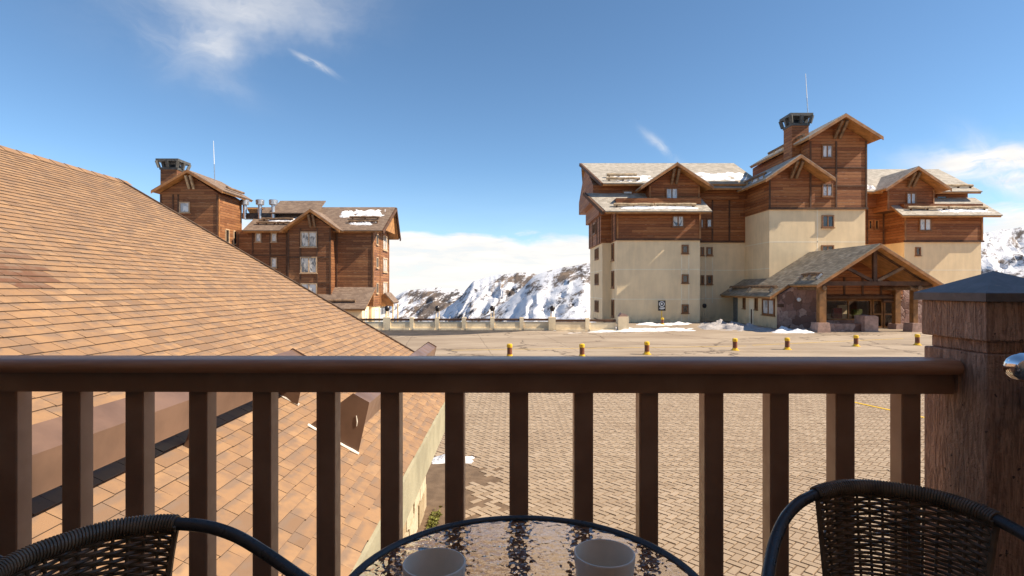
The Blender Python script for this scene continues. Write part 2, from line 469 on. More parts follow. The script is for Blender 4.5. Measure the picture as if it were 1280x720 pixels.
def post_mat():
    t, b = new_mat('rough_sawn')
    p = wpos(t)
    x, y, z = t.sep(p)
    v = t.comb(t.m('MULTIPLY', x, 1), t.m('MULTIPLY', y, 1), t.m('MULTIPLY', z, 0.13))
    g1 = t.noise(v, 75, 5, 0.65, 1.6)
    g2 = t.noise(p, 95, 4, 0.6, 0.8)
    c = t.mix(t.mr(g1, 0.35, 0.65), (0.40, 0.21, 0.125), (0.78, 0.47, 0.30))
    c = t.mix(t.mr(t.noise(p, 14, 3), 0.6, 0.75, 0, 0.35), c, (0.10, 0.055, 0.04))
    c = t.mix(t.mr(t.noise(p, 55, 2), 0.70, 0.73, 0, 0.85), c, (0.025, 0.016, 0.012))
    t.set(b.inputs['Base Color'], c)
    b.inputs['Roughness'].default_value = 0.62
    t.set(b.inputs['Normal'], t.bump(t.m('ADD', g1, t.m('MULTIPLY', g2, 0.8)), 1.0, 0.012))
post_mat()
def postcap_mat():
    t, b = new_mat('post_cap')
    p = wpos(t)
    n = t.noise(p, 22, 6, 0.65, 0.5)
    c = t.mix(t.mr(n, 0.35, 0.62), (0.13, 0.11, 0.10), (0.18, 0.155, 0.145))
    c = t.mix(t.mr(t.noise(p, 40, 5, 0.7), 0.64, 0.70), c, (0.30, 0.22, 0.15))
    t.set(b.inputs['Base Color'], c)
    b.inputs['Roughness'].default_value = 0.5
    b.inputs['Metallic'].default_value = 0.0
    t.set(b.inputs['Normal'], t.bump(n, 0.15, 0.004))
postcap_mat()
plain('wicker', (0.18, 0.12, 0.072), 0.36, 0, var=0.35, vscale=30, bump=0.1, bscale=300, obj=True, bdist=0.001)
plain('chair_tube', (0.05, 0.045, 0.042), 0.33, 0.0, var=0.2, vscale=20, bump=0.04, bscale=300, obj=True, bdist=0.001)
plain('ceramic', (0.84, 0.70, 0.56), 0.42, 0, var=0.05, vscale=30, bump=0.04, bscale=120, bdist=0.001)
def glass_table():
    t, b = new_mat('rippled_glass')
    p = opos(t)
    b.inputs['Base Color'].default_value = (0.93, 0.93, 0.94, 1)
    b.inputs['Roughness'].default_value = 0.02
    b.inputs['IOR'].default_value = 1.5
    b.inputs['Transmission Weight'].default_value = 1.0
    pd = t.n('ShaderNodeVectorMath', operation='ADD')
    nz = t.n('ShaderNodeVectorMath', operation='SCALE'); t.set(nz.inputs[0], t.noise(p, 60, 2, out=1)); nz.inputs['Scale'].default_value = 0.008
    t.set(pd.inputs[0], p); t.set(pd.inputs[1], nz.outputs[0])
    v = t.n('ShaderNodeTexVoronoi', feature='SMOOTH_F1'); t.set(v.inputs['Vector'], pd.outputs[0]); v.inputs['Scale'].default_value = 66; v.inputs['Smoothness'].default_value = 0.6
    t.set(b.inputs['Normal'], t.bump(v.outputs['Distance'], 0.32, 0.0035))
glass_table()

# ------------------------------------------------------------------ mesh builder
BASE = {}
class MB:
    def __init__(s):
        s.v = []; s.f = []; s.uv = {}; s.t = {}; s.mi = {}; s.smooth = False
    def quad(s, a, b, c, d, uv=None, tint=None, mi=0):
        i = len(s.v); s.v += [Vector(a), Vector(b), Vector(c), Vector(d)]
        s.f.append((i, i + 1, i + 2, i + 3))
        k = len(s.f) - 1
        if uv: s.uv[k] = uv
        if tint is not None: s.t[k] = tint
        if mi: s.mi[k] = mi
    def box(s, x0, x1, y0, y1, z0, z1, tint=None):
        i = len(s.v)
        s.v += [Vector(p) for p in ((x0, y0, z0), (x1, y0, z0), (x1, y1, z0), (x0, y1, z0), (x0, y0, z1), (x1, y0, z1), (x1, y1, z1), (x0, y1, z1))]
        for q in ((3, 2, 1, 0), (4, 5, 6, 7), (0, 1, 5, 4), (1, 2, 6, 5), (2, 3, 7, 6), (3, 0, 4, 7)):
            s.f.append(tuple(i + k for k in q))
            if tint is not None: s.t[len(s.f) - 1] = tint
        return s
    def obox(s, a, b, w, h, up=(0, 0, 1)):
        """bar of width w and height h from a to b"""
        a = Vector(a); b = Vector(b); d_ = (b - a).normalized(); up = Vector(up)
        sd = d_.cross(up)
        if sd.length < 1e-4: sd = Vector((1, 0, 0))
        sd.normalize(); u = sd.cross(d_).normalized()
        i = len(s.v)
        for p in (a, b):
            for (p1, p2) in ((-1, -1), (1, -1), (1, 1), (-1, 1)):
                s.v.append(p + sd * (w / 2 * p1) + u * (h / 2 * p2))
        for q in ((3, 2, 1, 0), (4, 5, 6, 7), (0, 1, 5, 4), (1, 2, 6, 5), (2, 3, 7, 6), (3, 0, 4, 7)):
            s.f.append(tuple(i + k for k in q))
        return s
    def prism(s, poly, vec):
        """closed prism: polygon pushed along vec"""
        i = len(s.v); n = len(poly); vec = Vector(vec)
        s.v += [Vector(p) for p in poly] + [Vector(p) + vec for p in poly]
        s.f.append(tuple(reversed(range(i, i + n)))); s.f.append(tuple(range(i + n, i + 2 * n)))
        for k in range(n):
            j = (k + 1) % n
            s.f.append((i + k, i + j, i + n + j, i + n + k))
        return s
    def tube(s, path, r, n=8, cap=True):
        path = [Vector(p) for p in path]
        rs = r if isinstance(r, (list, tuple)) else [r] * len(path)
        i0 = len(s.v); ref = None
        for k, p in enumerate(path):
            d_ = (path[min(k + 1, len(path) - 1)] - path[max(k - 1, 0)]).normalized()
            if ref is None:
                ref = Vector((0, 0, 1)) if abs(d_.z) < 0.9 else Vector((1, 0, 0))
            a = d_.cross(ref).normalized(); b = a.cross(d_).normalized(); ref = b
            for m in range(n):
                an = 2 * math.pi * m / n
                s.v.append(p + (a * math.cos(an) + b * math.sin(an)) * rs[k])
        for k in range(len(path) - 1):
            for m in range(n):
                m2 = (m + 1) % n
                s.f.append((i0 + k * n + m, i0 + k * n + m2, i0 + (k + 1) * n + m2, i0 + (k + 1) * n + m))
        if cap:
            s.f.append(tuple(reversed(range(i0, i0 + n))))
            e = i0 + (len(path) - 1) * n
            s.f.append(tuple(range(e, e + n)))
        return s
    def lathe(s, prof, c=(0, 0, 0), n=24, closed=False):
        c = Vector(c); i0 = len(s.v)
        for (r, z) in prof:
            for m in range(n):
                an = 2 * math.pi * m / n
                s.v.append(c + Vector((r * math.cos(an), r * math.sin(an), z)))
        L = len(prof)
        for k in range(L - 1 + (1 if closed else 0)):
            k2 = (k + 1) % L
            for m in range(n):
                m2 = (m + 1) % n
                s.f.append((i0 + k * n + m, i0 + k * n + m2, i0 + k2 * n + m2, i0 + k2 * n + m))
        if not closed:
            if prof[0][0] > 1e-6: s.f.append(tuple(reversed(range(i0, i0 + n))))
            if prof[-1][0] > 1e-6: s.f.append(tuple(range(i0 + (L - 1) * n, i0 + L * n)))
        return s
    def slab(s, p0, p1, p2, p3, t):
        p0, p1, p2, p3 = map(Vector, (p0, p1, p2, p3))
        nn = (p1 - p0).cross(p3 - p0).normalized()
        ue = (p1 - p0).normalized(); ve = nn.cross(ue)
        uv = tuple(((p - p0).dot(ue) + p0.x + p0.y, (p - p0).dot(ve)) for p in (p0, p1, p2, p3))
        q = [p - nn * t for p in (p0, p1, p2, p3)]
        s.quad(p0, p1, p2, p3, uv=uv)
        s.quad(q[3], q[2], q[1], q[0], uv=tuple(reversed(uv)))
        P = (p0, p1, p2, p3)
        for k in range(4):
            j = (k + 1) % 4
            s.quad(P[j], P[k], q[k], q[j])
        return s
    def build(s, name, mat, parent=None, smooth=None, shift=None):
        base = Vector((0, 0, 0))
        if parent is not None and parent.name in BASE: base = BASE[parent.name]
        me = bpy.data.meshes.new(name)
        me.from_pydata([tuple(p - base) for p in s.v], [], s.f)
        mats = mat if isinstance(mat, (list, tuple)) else [mat]
        for m_ in mats: me.materials.append(MAT[m_])
        if s.mi:
            for k, m_ in s.mi.items(): me.polygons[k].material_index = m_
        if s.uv:
            ul = me.uv_layers.new(name='UVMap')
            for k, uv in s.uv.items():
                for li, c in zip(me.polygons[k].loop_indices, uv): ul.data[li].uv = c
        if s.t:
            at = me.attributes.new('tint', 'FLOAT', 'FACE')
            for k, v in s.t.items(): at.data[k].value = v
        if smooth:
            me.polygons.foreach_set('use_smooth', [True] * len(me.polygons))
            try: me.set_sharp_from_angle(angle=R(40))
            except Exception: pass
        me.validate(); me.update()
        o = bpy.data.objects.new(name, me)
        COL.objects.link(o)
        if parent is not None:
            o.parent = parent
            BASE[o.name] = base
        return o

def tag(o, label=None, cat=None, group=None, kind=None):
    if label: o['label'] = label
    if cat: o['category'] = cat
    if group: o['group'] = group
    if kind: o['kind'] = kind
    return o
def thing(name, label, cat, loc=(0, 0, 0), rz=0.0, group=None, local=False):
    o = bpy.data.objects.new(name, None)
    o.empty_display_size = 0.2
    COL.objects.link(o)
    o.location = loc; o.rotation_euler = (0, 0, rz)
    BASE[o.name] = Vector((0, 0, 0)) if local else Vector(loc)
    return tag(o, label, cat, group)
def copy_tree(o, parent=None):
    c = o.copy(); COL.objects.link(c); c.parent = parent
    for ch in list(o.children):
        if ch.name in bpy.data.objects: copy_tree(ch, c)
    return c
def at(px, py, Y):
    return Vector(((px - 640) / F * Y, Y, CAMZ + (360 - py) / F * Y))
def X(px, Y): return (px - 640) / F * Y
def Z(py, Y): return CAMZ + (360 - py) / F * Y
def gnd(px, py, z=0.0):
    Y = (CAMZ - z) * F / (py - 360)
    return Vector(((px - 640) / F * Y, Y, z))
def smooth_path(pts, sub=6):
    pts = [Vector(p) for p in pts]; out = []
    for i in range(len(pts) - 1):
        p0 = pts[max(i - 1, 0)]; p1 = pts[i]; p2 = pts[i + 1]; p3 = pts[min(i + 2, len(pts) - 1)]
        for k in range(sub):
            t = k / sub
            out.append(0.5 * ((2 * p1) + (p2 - p0) * t + (2 * p0 - 5 * p1 + 4 * p2 - p3) * t * t + (3 * p1 - p0 - 3 * p2 + p3) * t ** 3))
    out.append(pts[-1])
    return out

# ------------------------------------------------------------------ ground and terrain
g = MB()
for (x0, x1, y0, y1) in ((-90, 120, -40, 41.2), (-90, -14.6, 41.2, 57.5), (8.4, 120, 41.2, 58)):
    g.quad((x0, y0, -0.03), (x1, y0, -0.03), (x1, y1, -0.03), (x0, y1, -0.03))
tag(g.build('ground', 'sand'), kind='structure')
g = MB()
g.quad((-60, 17.2, 0), (100, 17.2, 0), (100, 41.1, 0), (-60, 41.1, 0))
g.quad((8.5, 41.1, 0), (100, 41.1, 0), (100, 57.9, 0), (8.5, 57.9, 0))
g.quad((-60, 41.1, 0), (-14.7, 41.1, 0), (-14.7, 57.4, 0), (-60, 57.4, 0))
tag(g.build('plaza', 'plaza_concrete'), kind='structure')
# dark wet road strip along the parapet
g = MB()
N = 40
for i in range(N):
    xa = -16 + 19.5 * i / N; xb = -16 + 19.5 * (i + 1) / N
    fa = 36.0 + 0.7 * noise.noise((xa * 0.5, 1, 0)) + max(0, (xa + 5)) * 0.6
    fb = 36.0 + 0.7 * noise.noise((xb * 0.5, 1, 0)) + max(0, (xb + 5)) * 0.6
    g.quad((xa, fa, 0.004), (xb, fb, 0.004), (xb, 40.9, 0.004), (xa, 40.9, 0.004))
tag(g.build('road', 'asphalt'), kind='structure')
# painted lines
g = MB()
for a, b in ((( -3, 27.6), (12.5, 29.6)), ((13, 30.0), (24, 34.0))):
    a = Vector((*a, 0.004)); b = Vector((*b, 0.004)); s_ = (b - a).normalized().cross(Vector((0, 0, 1))) * 0.05
    g.quad(a + s_, b + s_, b - s_, a - s_)
tag(g.build('painted_line', 'yellow_paint'), kind='structure')
g = MB()
a = Vector((9.15, 15.4, 0.008)); b = Vector((10.1, 12.5, 0.008)); s_ = (b - a).normalized().cross(Vector((0, 0, 1))) * 0.05
g.quad(a + s_, b + s_, b - s_, a - s_)
tag(g.build('painted_line', 'yellow_paint'), kind='structure')

# valley and mountains
g = MB()
g.quad((-20000, 60, -420), (20000, 60, -420), (20000, 20000, -420), (-20000, 20000, -420))
g.quad((-20000, -20000, -3), (20000, -20000, -3), (20000, -45, -3), (-20000, -45, -3))
tag(g.build('valley', 'valley_ground'), kind='structure')
# slope falling away behind the parapet
g = MB()
for x0, x1 in ((-13.2, 8.2),):
    ys = [41.2, 43, 48, 60, 90, 150, 260]
    zs = [-0.03, -1.5, -6, -18, -45, -100, -200]
    for k in range(len(ys) - 1):
        g.quad((x0 - (ys[k] - 41) * 0.6, ys[k], zs[k]), (x1 + (ys[k] - 41) * 0.6, ys[k], zs[k]), (x1 + (ys[k + 1] - 41) * 0.6, ys[k + 1], zs[k + 1]), (x0 - (ys[k + 1] - 41) * 0.6, ys[k + 1], zs[k + 1]))
tag(g.build('hillside', 'valley_ground'), kind='structure')

def lerp_tab(tab, x):
    if x <= tab[0][0]: return tab[0][1]
    for (a, b), (c, e) in zip(tab, tab[1:]):
        if x <= c: return b + (e - b) * (x - a) / (c - a)
    return tab[-1][1]
def mountain(name, crest, D, depth, rockbias, seed, px0, px1, n=260, rows=70):
    m = MB(); m.smooth = True
    idx = {}
    for i in range(n + 1):
        px = px0 + (px1 - px0) * i / n
        yc = lerp_tab(crest, px)
        yc += 1.4 * noise.fractal((px * 0.035, seed, 0), 1.0, 2.0, 5) + 0.7 * noise.noise((px * 0.25, seed, 2))
        zc = Z(yc, D)
        for j in range(rows + 1):
            t = j / rows            # 0 crest, 1 foot
            z = zc - (zc + 430) * (t ** 0.9)
            Y = D - depth * t
            x = (px - 640) / F * (D - depth * t * 0.35)
            w = min(1, t * 7)
            u = px * 0.026 + t * 2.6 * (1 if seed != 3 else 0.6)
            rg = noise.ridged_multi_fractal((u * 2.2, t * 1.3, seed), 0.9, 2.1, 6, 1.0, 2.0) - 1.0
            nn = noise.fractal((px * 0.03, t * 9, seed + 4), 0.9, 2.0, 5)
            Y -= w * (rg * 38 + nn * 30)
            z += w * nn * 12
            idx[i, j] = len(m.v); m.v.append(Vector((x, Y, z)))
    for i in range(n):
        for j in range(rows):
            m.f.append((idx[i, j], idx[i, j + 1], idx[i + 1, j + 1], idx[i + 1, j]))
            px = px0 + (px1 - px0) * i / n
            m.t[len(m.f) - 1] = rockbias(px, j / rows)
    # back slope
    b0 = len(m.v)
    for i in range(n + 1):
        p = m.v[idx[i, 0]]; m.v.append(Vector((p.x * 1.2, p.y + 900, -430)))
    for i in range(n):
        m.f.append((idx[i, 0], idx[i + 1, 0], b0 + i + 1, b0 + i)); m.t[len(m.f) - 1] = 0.3
    o = m.build(name, 'mountain', smooth=True)
    tag(o, kind='structure')
def bump1(x, c, w): return math.exp(-((x - c) / w) ** 2)
mountain('mountain', [(380, 400), (440, 392), (480, 378), (492, 372), (510, 363), (526, 360.5), (542, 359.5), (560, 361), (576, 362), (590, 368), (640, 385), (700, 400)], 3400, 900,
         lambda px, t: 0.42 + 0.42 * bump1(px, 548, 30) * min(1, t * 6) + 0.25 * bump1(t, 0.05, 0.05), 1, 380, 700, 200, 60)
mountain('mountain', [(480, 420), (540, 395), (565, 380), (578, 369), (584, 361), (592, 352), (606, 347), (620, 344), (647, 340.5), (660, 341), (672, 343), (690, 352), (740, 372)], 2700, 800,
         lambda px, t: 0.50 + 0.35 * bump1(px, 655, 16) * bump1(t, 0.05, 0.06) - 0.05 * t, 2, 480, 740, 200, 60)
mountain('mountain', [(560, 420), (620, 388), (650, 362), (668, 345), (676, 341), (700, 335), (720, 332), (737, 329), (800, 318), (900, 306), (1000, 300), (1100, 296), (1228, 291), (1280, 283), (1400, 270), (1700, 250), (2400, 240)], 2300, 800,
         lambda px, t: (0.42 + 0.42 * bump1(t, 0.055, 0.05) * bump1(px, 715, 60)) if px < 900 else 0.50, 3, 560, 2400, 420, 70)
mountain('mountain', [(-1500, 330), (-600, 352), (-100, 350), (200, 362), (380, 376), (470, 395)], 3900, 900, lambda px, t: 0.45, 5, -1500, 470, 200, 40)

# ------------------------------------------------------------------ generic parts for far buildings
def face_box(mb, face, pos, a0, a1, z0, z1, d0, d1):
    if face == '-Y': mb.box(a0, a1, pos - d1, pos - d0, z0, z1)
    elif face == '+X': mb.box(pos + d0, pos + d1, a0, a1, z0, z1)
    elif face == '-X': mb.box(pos - d1, pos - d0, a0, a1, z0, z1)
def window(root, face, pos, a0, a1, z0, z1, mull=1, fr=0.10, mat='frame_wood', pane='pane_curtain', proud=0.10):
    if a0 > a1: a0, a1 = a1, a0
    m = MB()
    face_box(m, face, pos, a0, a1, z0, z0 + fr, 0, proud); face_box(m, face, pos, a0, a1, z1 - fr, z1, 0, proud)
    face_box(m, face, pos, a0, a0 + fr, z0 + fr, z1 - fr, 0, proud); face_box(m, face, pos, a1 - fr, a1, z0 + fr, z1 - fr, 0, proud)
    for k in range(mull):
        c = a0 + (a1 - a0) * (k + 1) / (mull + 1)
        face_box(m, face, pos, c - fr * 0.45, c + fr * 0.45, z0 + fr, z1 - fr, 0, proud * 0.8)
    w = m.build('window', mat, root)
    m = MB(); face_box(m, face, pos, a0 - 0.06, a1 + 0.06, z0 - 0.07, z0 - 0.002, 0, proud + 0.06)
    m.build('sill', mat, w)
    m = MB(); face_box(m, face, pos, a0 + fr, a1 - fr, z0 + fr, z1 - fr, 0.004, 0.03)
    m.build('pane', pane, w)
    return w
def wpx(root, px0, px1, py0, py1, Y, **k):
    return window(root, '-Y', Y, X(px0, Y), X(px1, Y), Z(py1, Y), Z(py0, Y), **k)
def battens(root, face, pos, alist, z0, z1, w=0.14, mat='timber_dark'):
    for a in alist:
        m = MB(); face_box(m, face, pos, a - w / 2, a + w / 2, z0, z1, 0.003, 0.06)
        m.build('batten', mat, root)
def joints(root, face, pos, segs):
    for (a0, a1, z0, z1) in segs:
        m = MB(); face_box(m, face, pos, min(a0, a1), max(a0, a1), z0, z1, 0.0, 0.004)
        m.build('plaster_joint', 'stucco_line', root)
def roof_slope(root, p0, p1, p2, p3, rmat, t=0.10, st=0.16):
    """shingled slope with a timber deck under it; p0-p1 eave, p3-p2 ridge"""
    m = MB(); m.slab(p0, p1, p2, p3, t); r = m.build('roof_slope', rmat, root)
    P = [Vector(p) for p in (p0, p1, p2, p3)]
    nn = (P[1] - P[0]).cross(P[3] - P[0]).normalized()
    c = sum(P, Vector()) / 4
    q = [p - nn * (t + 0.002) for p in P]
    q = [p + (c - p).normalized() * 0.06 for p in q]
    m = MB(); m.slab(q[0], q[1], q[2], q[3], st); m.build('soffit', 'soffit', r)
    return r
def gable_y(root, xr, y0, y1, zp, hl, hr, p, rmat, zl=None):
    """gable roof with its ridge along Y, gable end at y0 facing the camera"""
    L = roof_slope(root, (xr - hl, y1, zp - hl * p), (xr - hl, y0, zp - hl * p), (xr, y0, zp), (xr, y1, zp), rmat)
    Rr = roof_slope(root, (xr + hr, y0, zp - hr * p), (xr + hr, y1, zp - hr * p), (xr, y1, zp), (xr, y0, zp), rmat)
    for sgn, h in ((-1, hl), (1, hr)):
        a = Vector((xr + sgn * h * 1.0, y0 + 0.02, zp - h * p - 0.18)); b = Vector((xr, y0 + 0.02, zp - 0.18))
        m = MB(); m.prism([a + Vector((0, -0.06, -0.14)), b + Vector((0, -0.06, -0.14)), b + Vector((0, -0.06, 0.12)), a + Vector((0, -0.06, 0.12))], (0, 0.07, 0))
        m.build('barge_board', 'trim_orange', root)
    return L, Rr
def king_brace(root, x, y0, y1, zp, mat='log'):
    for s_ in (-0.22, 0.22):
        m = MB(); m.obox((x + s_, y1, zp - 1.75), (x + s_, y0 + 0.15, zp - 0.55), 0.2, 0.22)
        m.build('brace', mat, root)
def guard(root, a, b, mat='log_pale', r=0.13, two=True):
    a = Vector(a); b = Vector(b)
    n = 5
    pts = [a.lerp(b, k / n) + Vector((0, 0, 0.02 * math.sin(k * 2.1))) for k in range(n + 1)]
    m = MB(); m.tube(pts, r, 8); lg = m.build('snow_guard_log', mat, root, smooth=True)
    for k in (0.08, 0.5, 0.92):
        p = a.lerp(b, k)
        m = MB(); m.obox(p + Vector((0, 0.02, -0.42)), p + Vector((0, 0.02, 0.0)), 0.08, 0.2); m.build('bracket', 'timber_dark', lg)
    return lg
def snow_patch(root, p0, p1, p3, seed, thick=0.10, lo=0.35, n=36, name='snow_patch'):
    """ragged snow lying on a slope: p0 corner, p1 along, p3 up"""
    p0, p1, p3 = Vector(p0), Vector(p1), Vector(p3)
    nn = (p1 - p0).cross(p3 - p0).normalized()
    m = MB(); idx = {}
    for i in range(n + 1):
        for j in range(n // 2 + 1):
            u, v = i / n, j / (n // 2)
            e = min(u, 1 - u, v * 0.8, (1 - v) * 0.8) * 2.0
            hgt = thick * (1.5 * min(1, e * 2.0) - 0.85 + 1.3 * noise.fractal((u * 5, v * 3, seed), 0.8, 2.0, 4))
            jit = Vector((noise.noise((u * 5, v * 5, seed + 1)), 0, 0)) * 0.12 * (p1 - p0).length * (1 if 0 < j else 1) * (0.5)
            idx[i, j] = len(m.v)
            m.v.append(p0.lerp(p1, u) + (p3 - p0) * v + jit * ((p1 - p0).normalized().x) + nn * hgt)
    for i in range(n):
        for j in range(n // 2):
            m.f.append((idx[i, j], idx[i + 1, j], idx[i + 1, j + 1], idx[i, j + 1]))
    return m.build(name, 'snow', root, smooth=True)
def wbox(root, name, mat, *a):
    m = MB(); m.box(*a); return m.build(name, mat, root)

# ------------------------------------------------------------------ the big hotel on the right
H = thing('hotel_building', 'large cream and dark wood hotel with stepped gables at the far right of the plaza', 'building', (20, 52, 0))
ZB = 7.39
wbox(H, 'wall', 'stucco', 9.45, 16.95, 50.0, 61, -0.4, ZB)
wbox(H, 'wall', 'stucco', 8.6, 9.45, 52.8, 61, -0.4, ZB)
wbox(H, 'timber_wall', 'siding', 9.37, 17.03, 49.9, 60, ZB, 11.2)
wbox(H, 'timber_wall', 'siding', 8.45, 9.36, 52.7, 61.1, ZB, 10.02)
wbox(H, 'timber_wall', 'siding', 8.15, 9.3, 51.95, 61.3, 10.02, 12.1)
# attic with gable end on the left
m = MB(); m.prism([(7.6, 52.0, 11.4), (7.6, 63.0, 11.4), (7.6, 63.0, 12.75), (7.6, 57.5, 15.7), (7.6, 52.0, 12.75)][::-1], (14.4, 0, 0))
m.build('timber_wall', 'siding', H)
# recess between wing and tower
wbox(H, 'wall', 'stucco', 16.96, 22.2, 52.4, 61, -0.4, ZB)
wbox(H, 'timber_wall', 'siding', 17.04, 22.2, 52.3, 61, ZB, 12.9)
# tower
wbox(H, 'wall', 'stucco', 22.0, 30.2, 47.4, 61, -0.4, 9.8)
m = MB(); m.prism([(21.9, 47.3, 9.8), (26.2, 47.3, 9.8), (26.2, 47.3, 12.5), (24.0, 47.3, 13.95), (21.9, 47.3, 12.5)], (0, 9, 0)); m.build('timber_wall', 'siding', H)
m = MB(); m.prism([(25.3, 47.29, 9.8), (30.3, 47.29, 9.8), (30.3, 47.29, 15.65), (27.75, 47.29, 17.3), (25.3, 47.29, 15.65)], (0, 11, 0)); m.build('timber_wall', 'siding', H)
# right wing
wbox(H, 'wall', 'stucco', 30.21, 36.8, 54.6, 62, -0.4, ZB)
wbox(H, 'timber_wall', 'siding', 30.31, 36.7, 54.5, 62, ZB, 12.6)
wbox(H, 'wall', 'stucco', 36.8, 44.0, 52.0, 62, -0.4, ZB)
wbox(H, 'timber_wall', 'siding', 36.7, 44.1, 51.9, 62, ZB, 11.0)
m = MB(); m.prism([(44.4, 54.0, 11.0), (44.4, 64.0, 11.0), (44.4, 64.0, 12.3), (44.4, 59.0, 15.3), (44.4, 54.0, 12.3)], (-14, 0, 0)); m.build('timber_wall', 'siding', H)
# plaster joints
for z in (2.09, 4.78):
    joints(H, '-Y', 50.0, [(9.45, 16.95, z - 0.04, z + 0.04)])
    joints(H, '-Y', 52.4, [(16.96, 22.0, z - 0.04, z + 0.04)])
    joints(H, '-X', 8.6, [(52.8, 61, z - 0.04, z + 0.04)])
    joints(H, '-X', 9.45, [(50.0, 52.8, z - 0.04, z + 0.04)])
    joints(H, '-X', 22.0, [(47.4, 52.4, z - 0.04, z + 0.04)])
    joints(H, '-Y', 52.0, [(36.8, 44.0, z - 0.04, z + 0.04)])
joints(H, '-Y', 47.4, [(22.0, 30.2, 7.0, 7.08), (X(1021, 47.4), X(1021, 47.4) + 0.09, 4, 9.75)])
joints(H, '-X', 22.0, [(47.4, 52.4, 7.0, 7.08)])
for px in (852, 861): joints(H, '-Y', 50.0, [(X(px, 50) - 0.04, X(px, 50) + 0.04, 0.1, 6.2)])
for px in (882, 890.5): joints(H, '-Y', 52.4, [(X(px, 52.4) - 0.04, X(px, 52.4) + 0.04, 1.7, 6.2)])
# plaster-wall windows
for (y0, y1) in ((306, 317), (343, 354), (380.5, 391.5)):
    wpx(H, 852, 860.5, y0, y1, 50.0, mull=0, pane='pane_dark', fr=0.12)
for (y0, y1) in ((309, 319.5), (344, 355.5)):
    wpx(H, 883, 890.5, y0, y1, 52.4, mull=0, pane='pane_dark', fr=0.12)
    wpx(H, 875.8, 880, y0, y1, 52.4, mull=0, pane='pane_dark', fr=0.12)
for z0 in (0.75, 3.45, 6.0):
    window(H, '-X', 8.6, 55.0, 55.75, z0, z0 + 1.1, 0, 0.1, pane='pane_dark'); window(H, '-X', 8.6, 56.4, 57.2, z0, z0 + 1.1, 0, 0.1, pane='pane_dark')
    window(H, '-X', 9.45, 51.2, 52.3, z0 - 0.35, z0 + 1.25, 0, 0.14, pane='pane_dark')
wpx(H, 1027, 1042, 269, 284.5, 47.4, pane='pane_dark', mull=1)
wpx(H, 1026.5, 1042, 306.5, 322, 47.4, pane='pane_dark', mull=1)
wpx(H, 1144, 1150.5, 309, 319.5, 52.0, mull=0, pane='pane_dark')
# timber-wall windows and battens
wpx(H, 840, 855, 269.5, 284, 49.9, mull=1, pane='pane_curtain')
window(H, '-X', 8.45, 55.6, 57.4, 8.6, 9.7, 1, 0.1, pane='pane_dark')
for px0, px1 in ((883.5, 890), (912.5, 920.5)): wpx(H, px0, px1, 240, 249, 52.3, mull=0, pane='pane_pale')
wpx(H, 883, 890, 273.5, 284.5, 52.3, mull=0, pane='pane_pale'); wpx(H, 876, 879, 274, 285, 52.3, mull=0, pane='pane_pale', fr=0.06); wpx(H, 876, 879, 240, 249, 52.3, mull=0, pane='pane_pale', fr=0.06)
wpx(H, 1027, 1040.5, 181, 197.5, 47.29, mull=1, pane='pane_pale')
wpx(H, 1027, 1040.5, 229.5, 246, 47.29, mull=1, pane='pane_pale')
wpx(H, 1148.5, 1164, 273, 288.5, 51.9, mull=1, pane='pane_pale')
wpx(H, 1085, 1090, 275, 287, 54.5, mull=0, pane='pane_dark', mat='trim_orange'); wpx(H, 1093, 1098, 275, 287, 54.5, mull=0, pane='pane_dark', mat='trim_orange')
wpx(H, 1083, 1086, 243, 251, 54.5, mull=0, pane='pane_pale', mat='trim_orange')
battens(H, '-Y', 49.9, [9.5, 16.9], ZB, 10.0, mat='trim_orange'); battens(H, '-Y', 52.3, [17.2, 18.9, 20.5], ZB, 12.5)
battens(H, '-Y', 47.29, [25.45, X(1045, 47.3), 30.2], 9.85, 15.6, mat='timber_dark'); battens(H, '-Y', 47.3, [21.98], 9.85, 12.4)
battens(H, '-X', 8.45, [53.5, 55, 58.3, 60], ZB, 10); battens(H, '-X', 9.37, [50.05, 51.7], ZB, 9.9)
battens(H, '-Y', 51.9, [36.8, 44.0], ZB, 10, mat='trim_orange'); battens(H, '-Y', 54.5, [33.2, 34.9, 36.5], ZB, 12.0)
for z in (11.75, 13.3): 
    m = MB(); face_box(m, '-Y', 47.29, 25.55, 30.1, z, z + 0.1, 0.004, 0.05); m.build('band_board', 'timber_dark', H)
m = MB(); m.box(9.3, 17.1, 49.83, 49.898, ZB, ZB + 0.16); m.build('band_board', 'timber_dark', H)
m = MB(); m.box(21.85, 30.35, 47.2, 47.285, 9.8, 9.97); m.build('band_board', 'timber_dark', H)
m = MB(); m.box(17.05, 21.85, 52.2, 52.298, ZB, ZB + 0.14); m.build('band_board', 'timber_dark', H)
m = MB(); m.box(36.65, 44.15, 51.8, 51.898, ZB, ZB + 0.15); m.build('band_board', 'timber_dark', H)
# main roof left
roof_slope(H, (8.3, 51.0, 12.75), (23.0, 51.0, 12.75), (23.0, 57.5, 16.05), (7.14, 57.5, 16.05), 'roof_grey')
roof_slope(H, (23.0, 64.0, 12.75), (8.3, 64.0, 12.75), (7.14, 57.5, 16.05), (23.0, 57.5, 16.05), 'roof_grey')
for a, b in (((8.25, 50.95, 12.6), (7.08, 57.5, 15.9)), ((8.0, 48.65, 9.7), (6.75, 52.0, 11.95))):
    m = MB(); m.obox(a, b, 0.22, 0.3); m.build('barge_board', 'timber_dark', H)
# skirt roof left
roof_slope(H, (8.24, 48.7, 9.86), (17.6, 48.7, 9.86), (17.3, 52.0, 12.0), (7.0, 52.0, 12.0), 'roof_grey')
# small eave over recess
roof_slope(H, (17.8, 50.9, 12.35), (21.8, 50.9, 12.35), (21.8, 52.6, 13.2), (17.8, 52.6, 13.2), 'roof_grey')
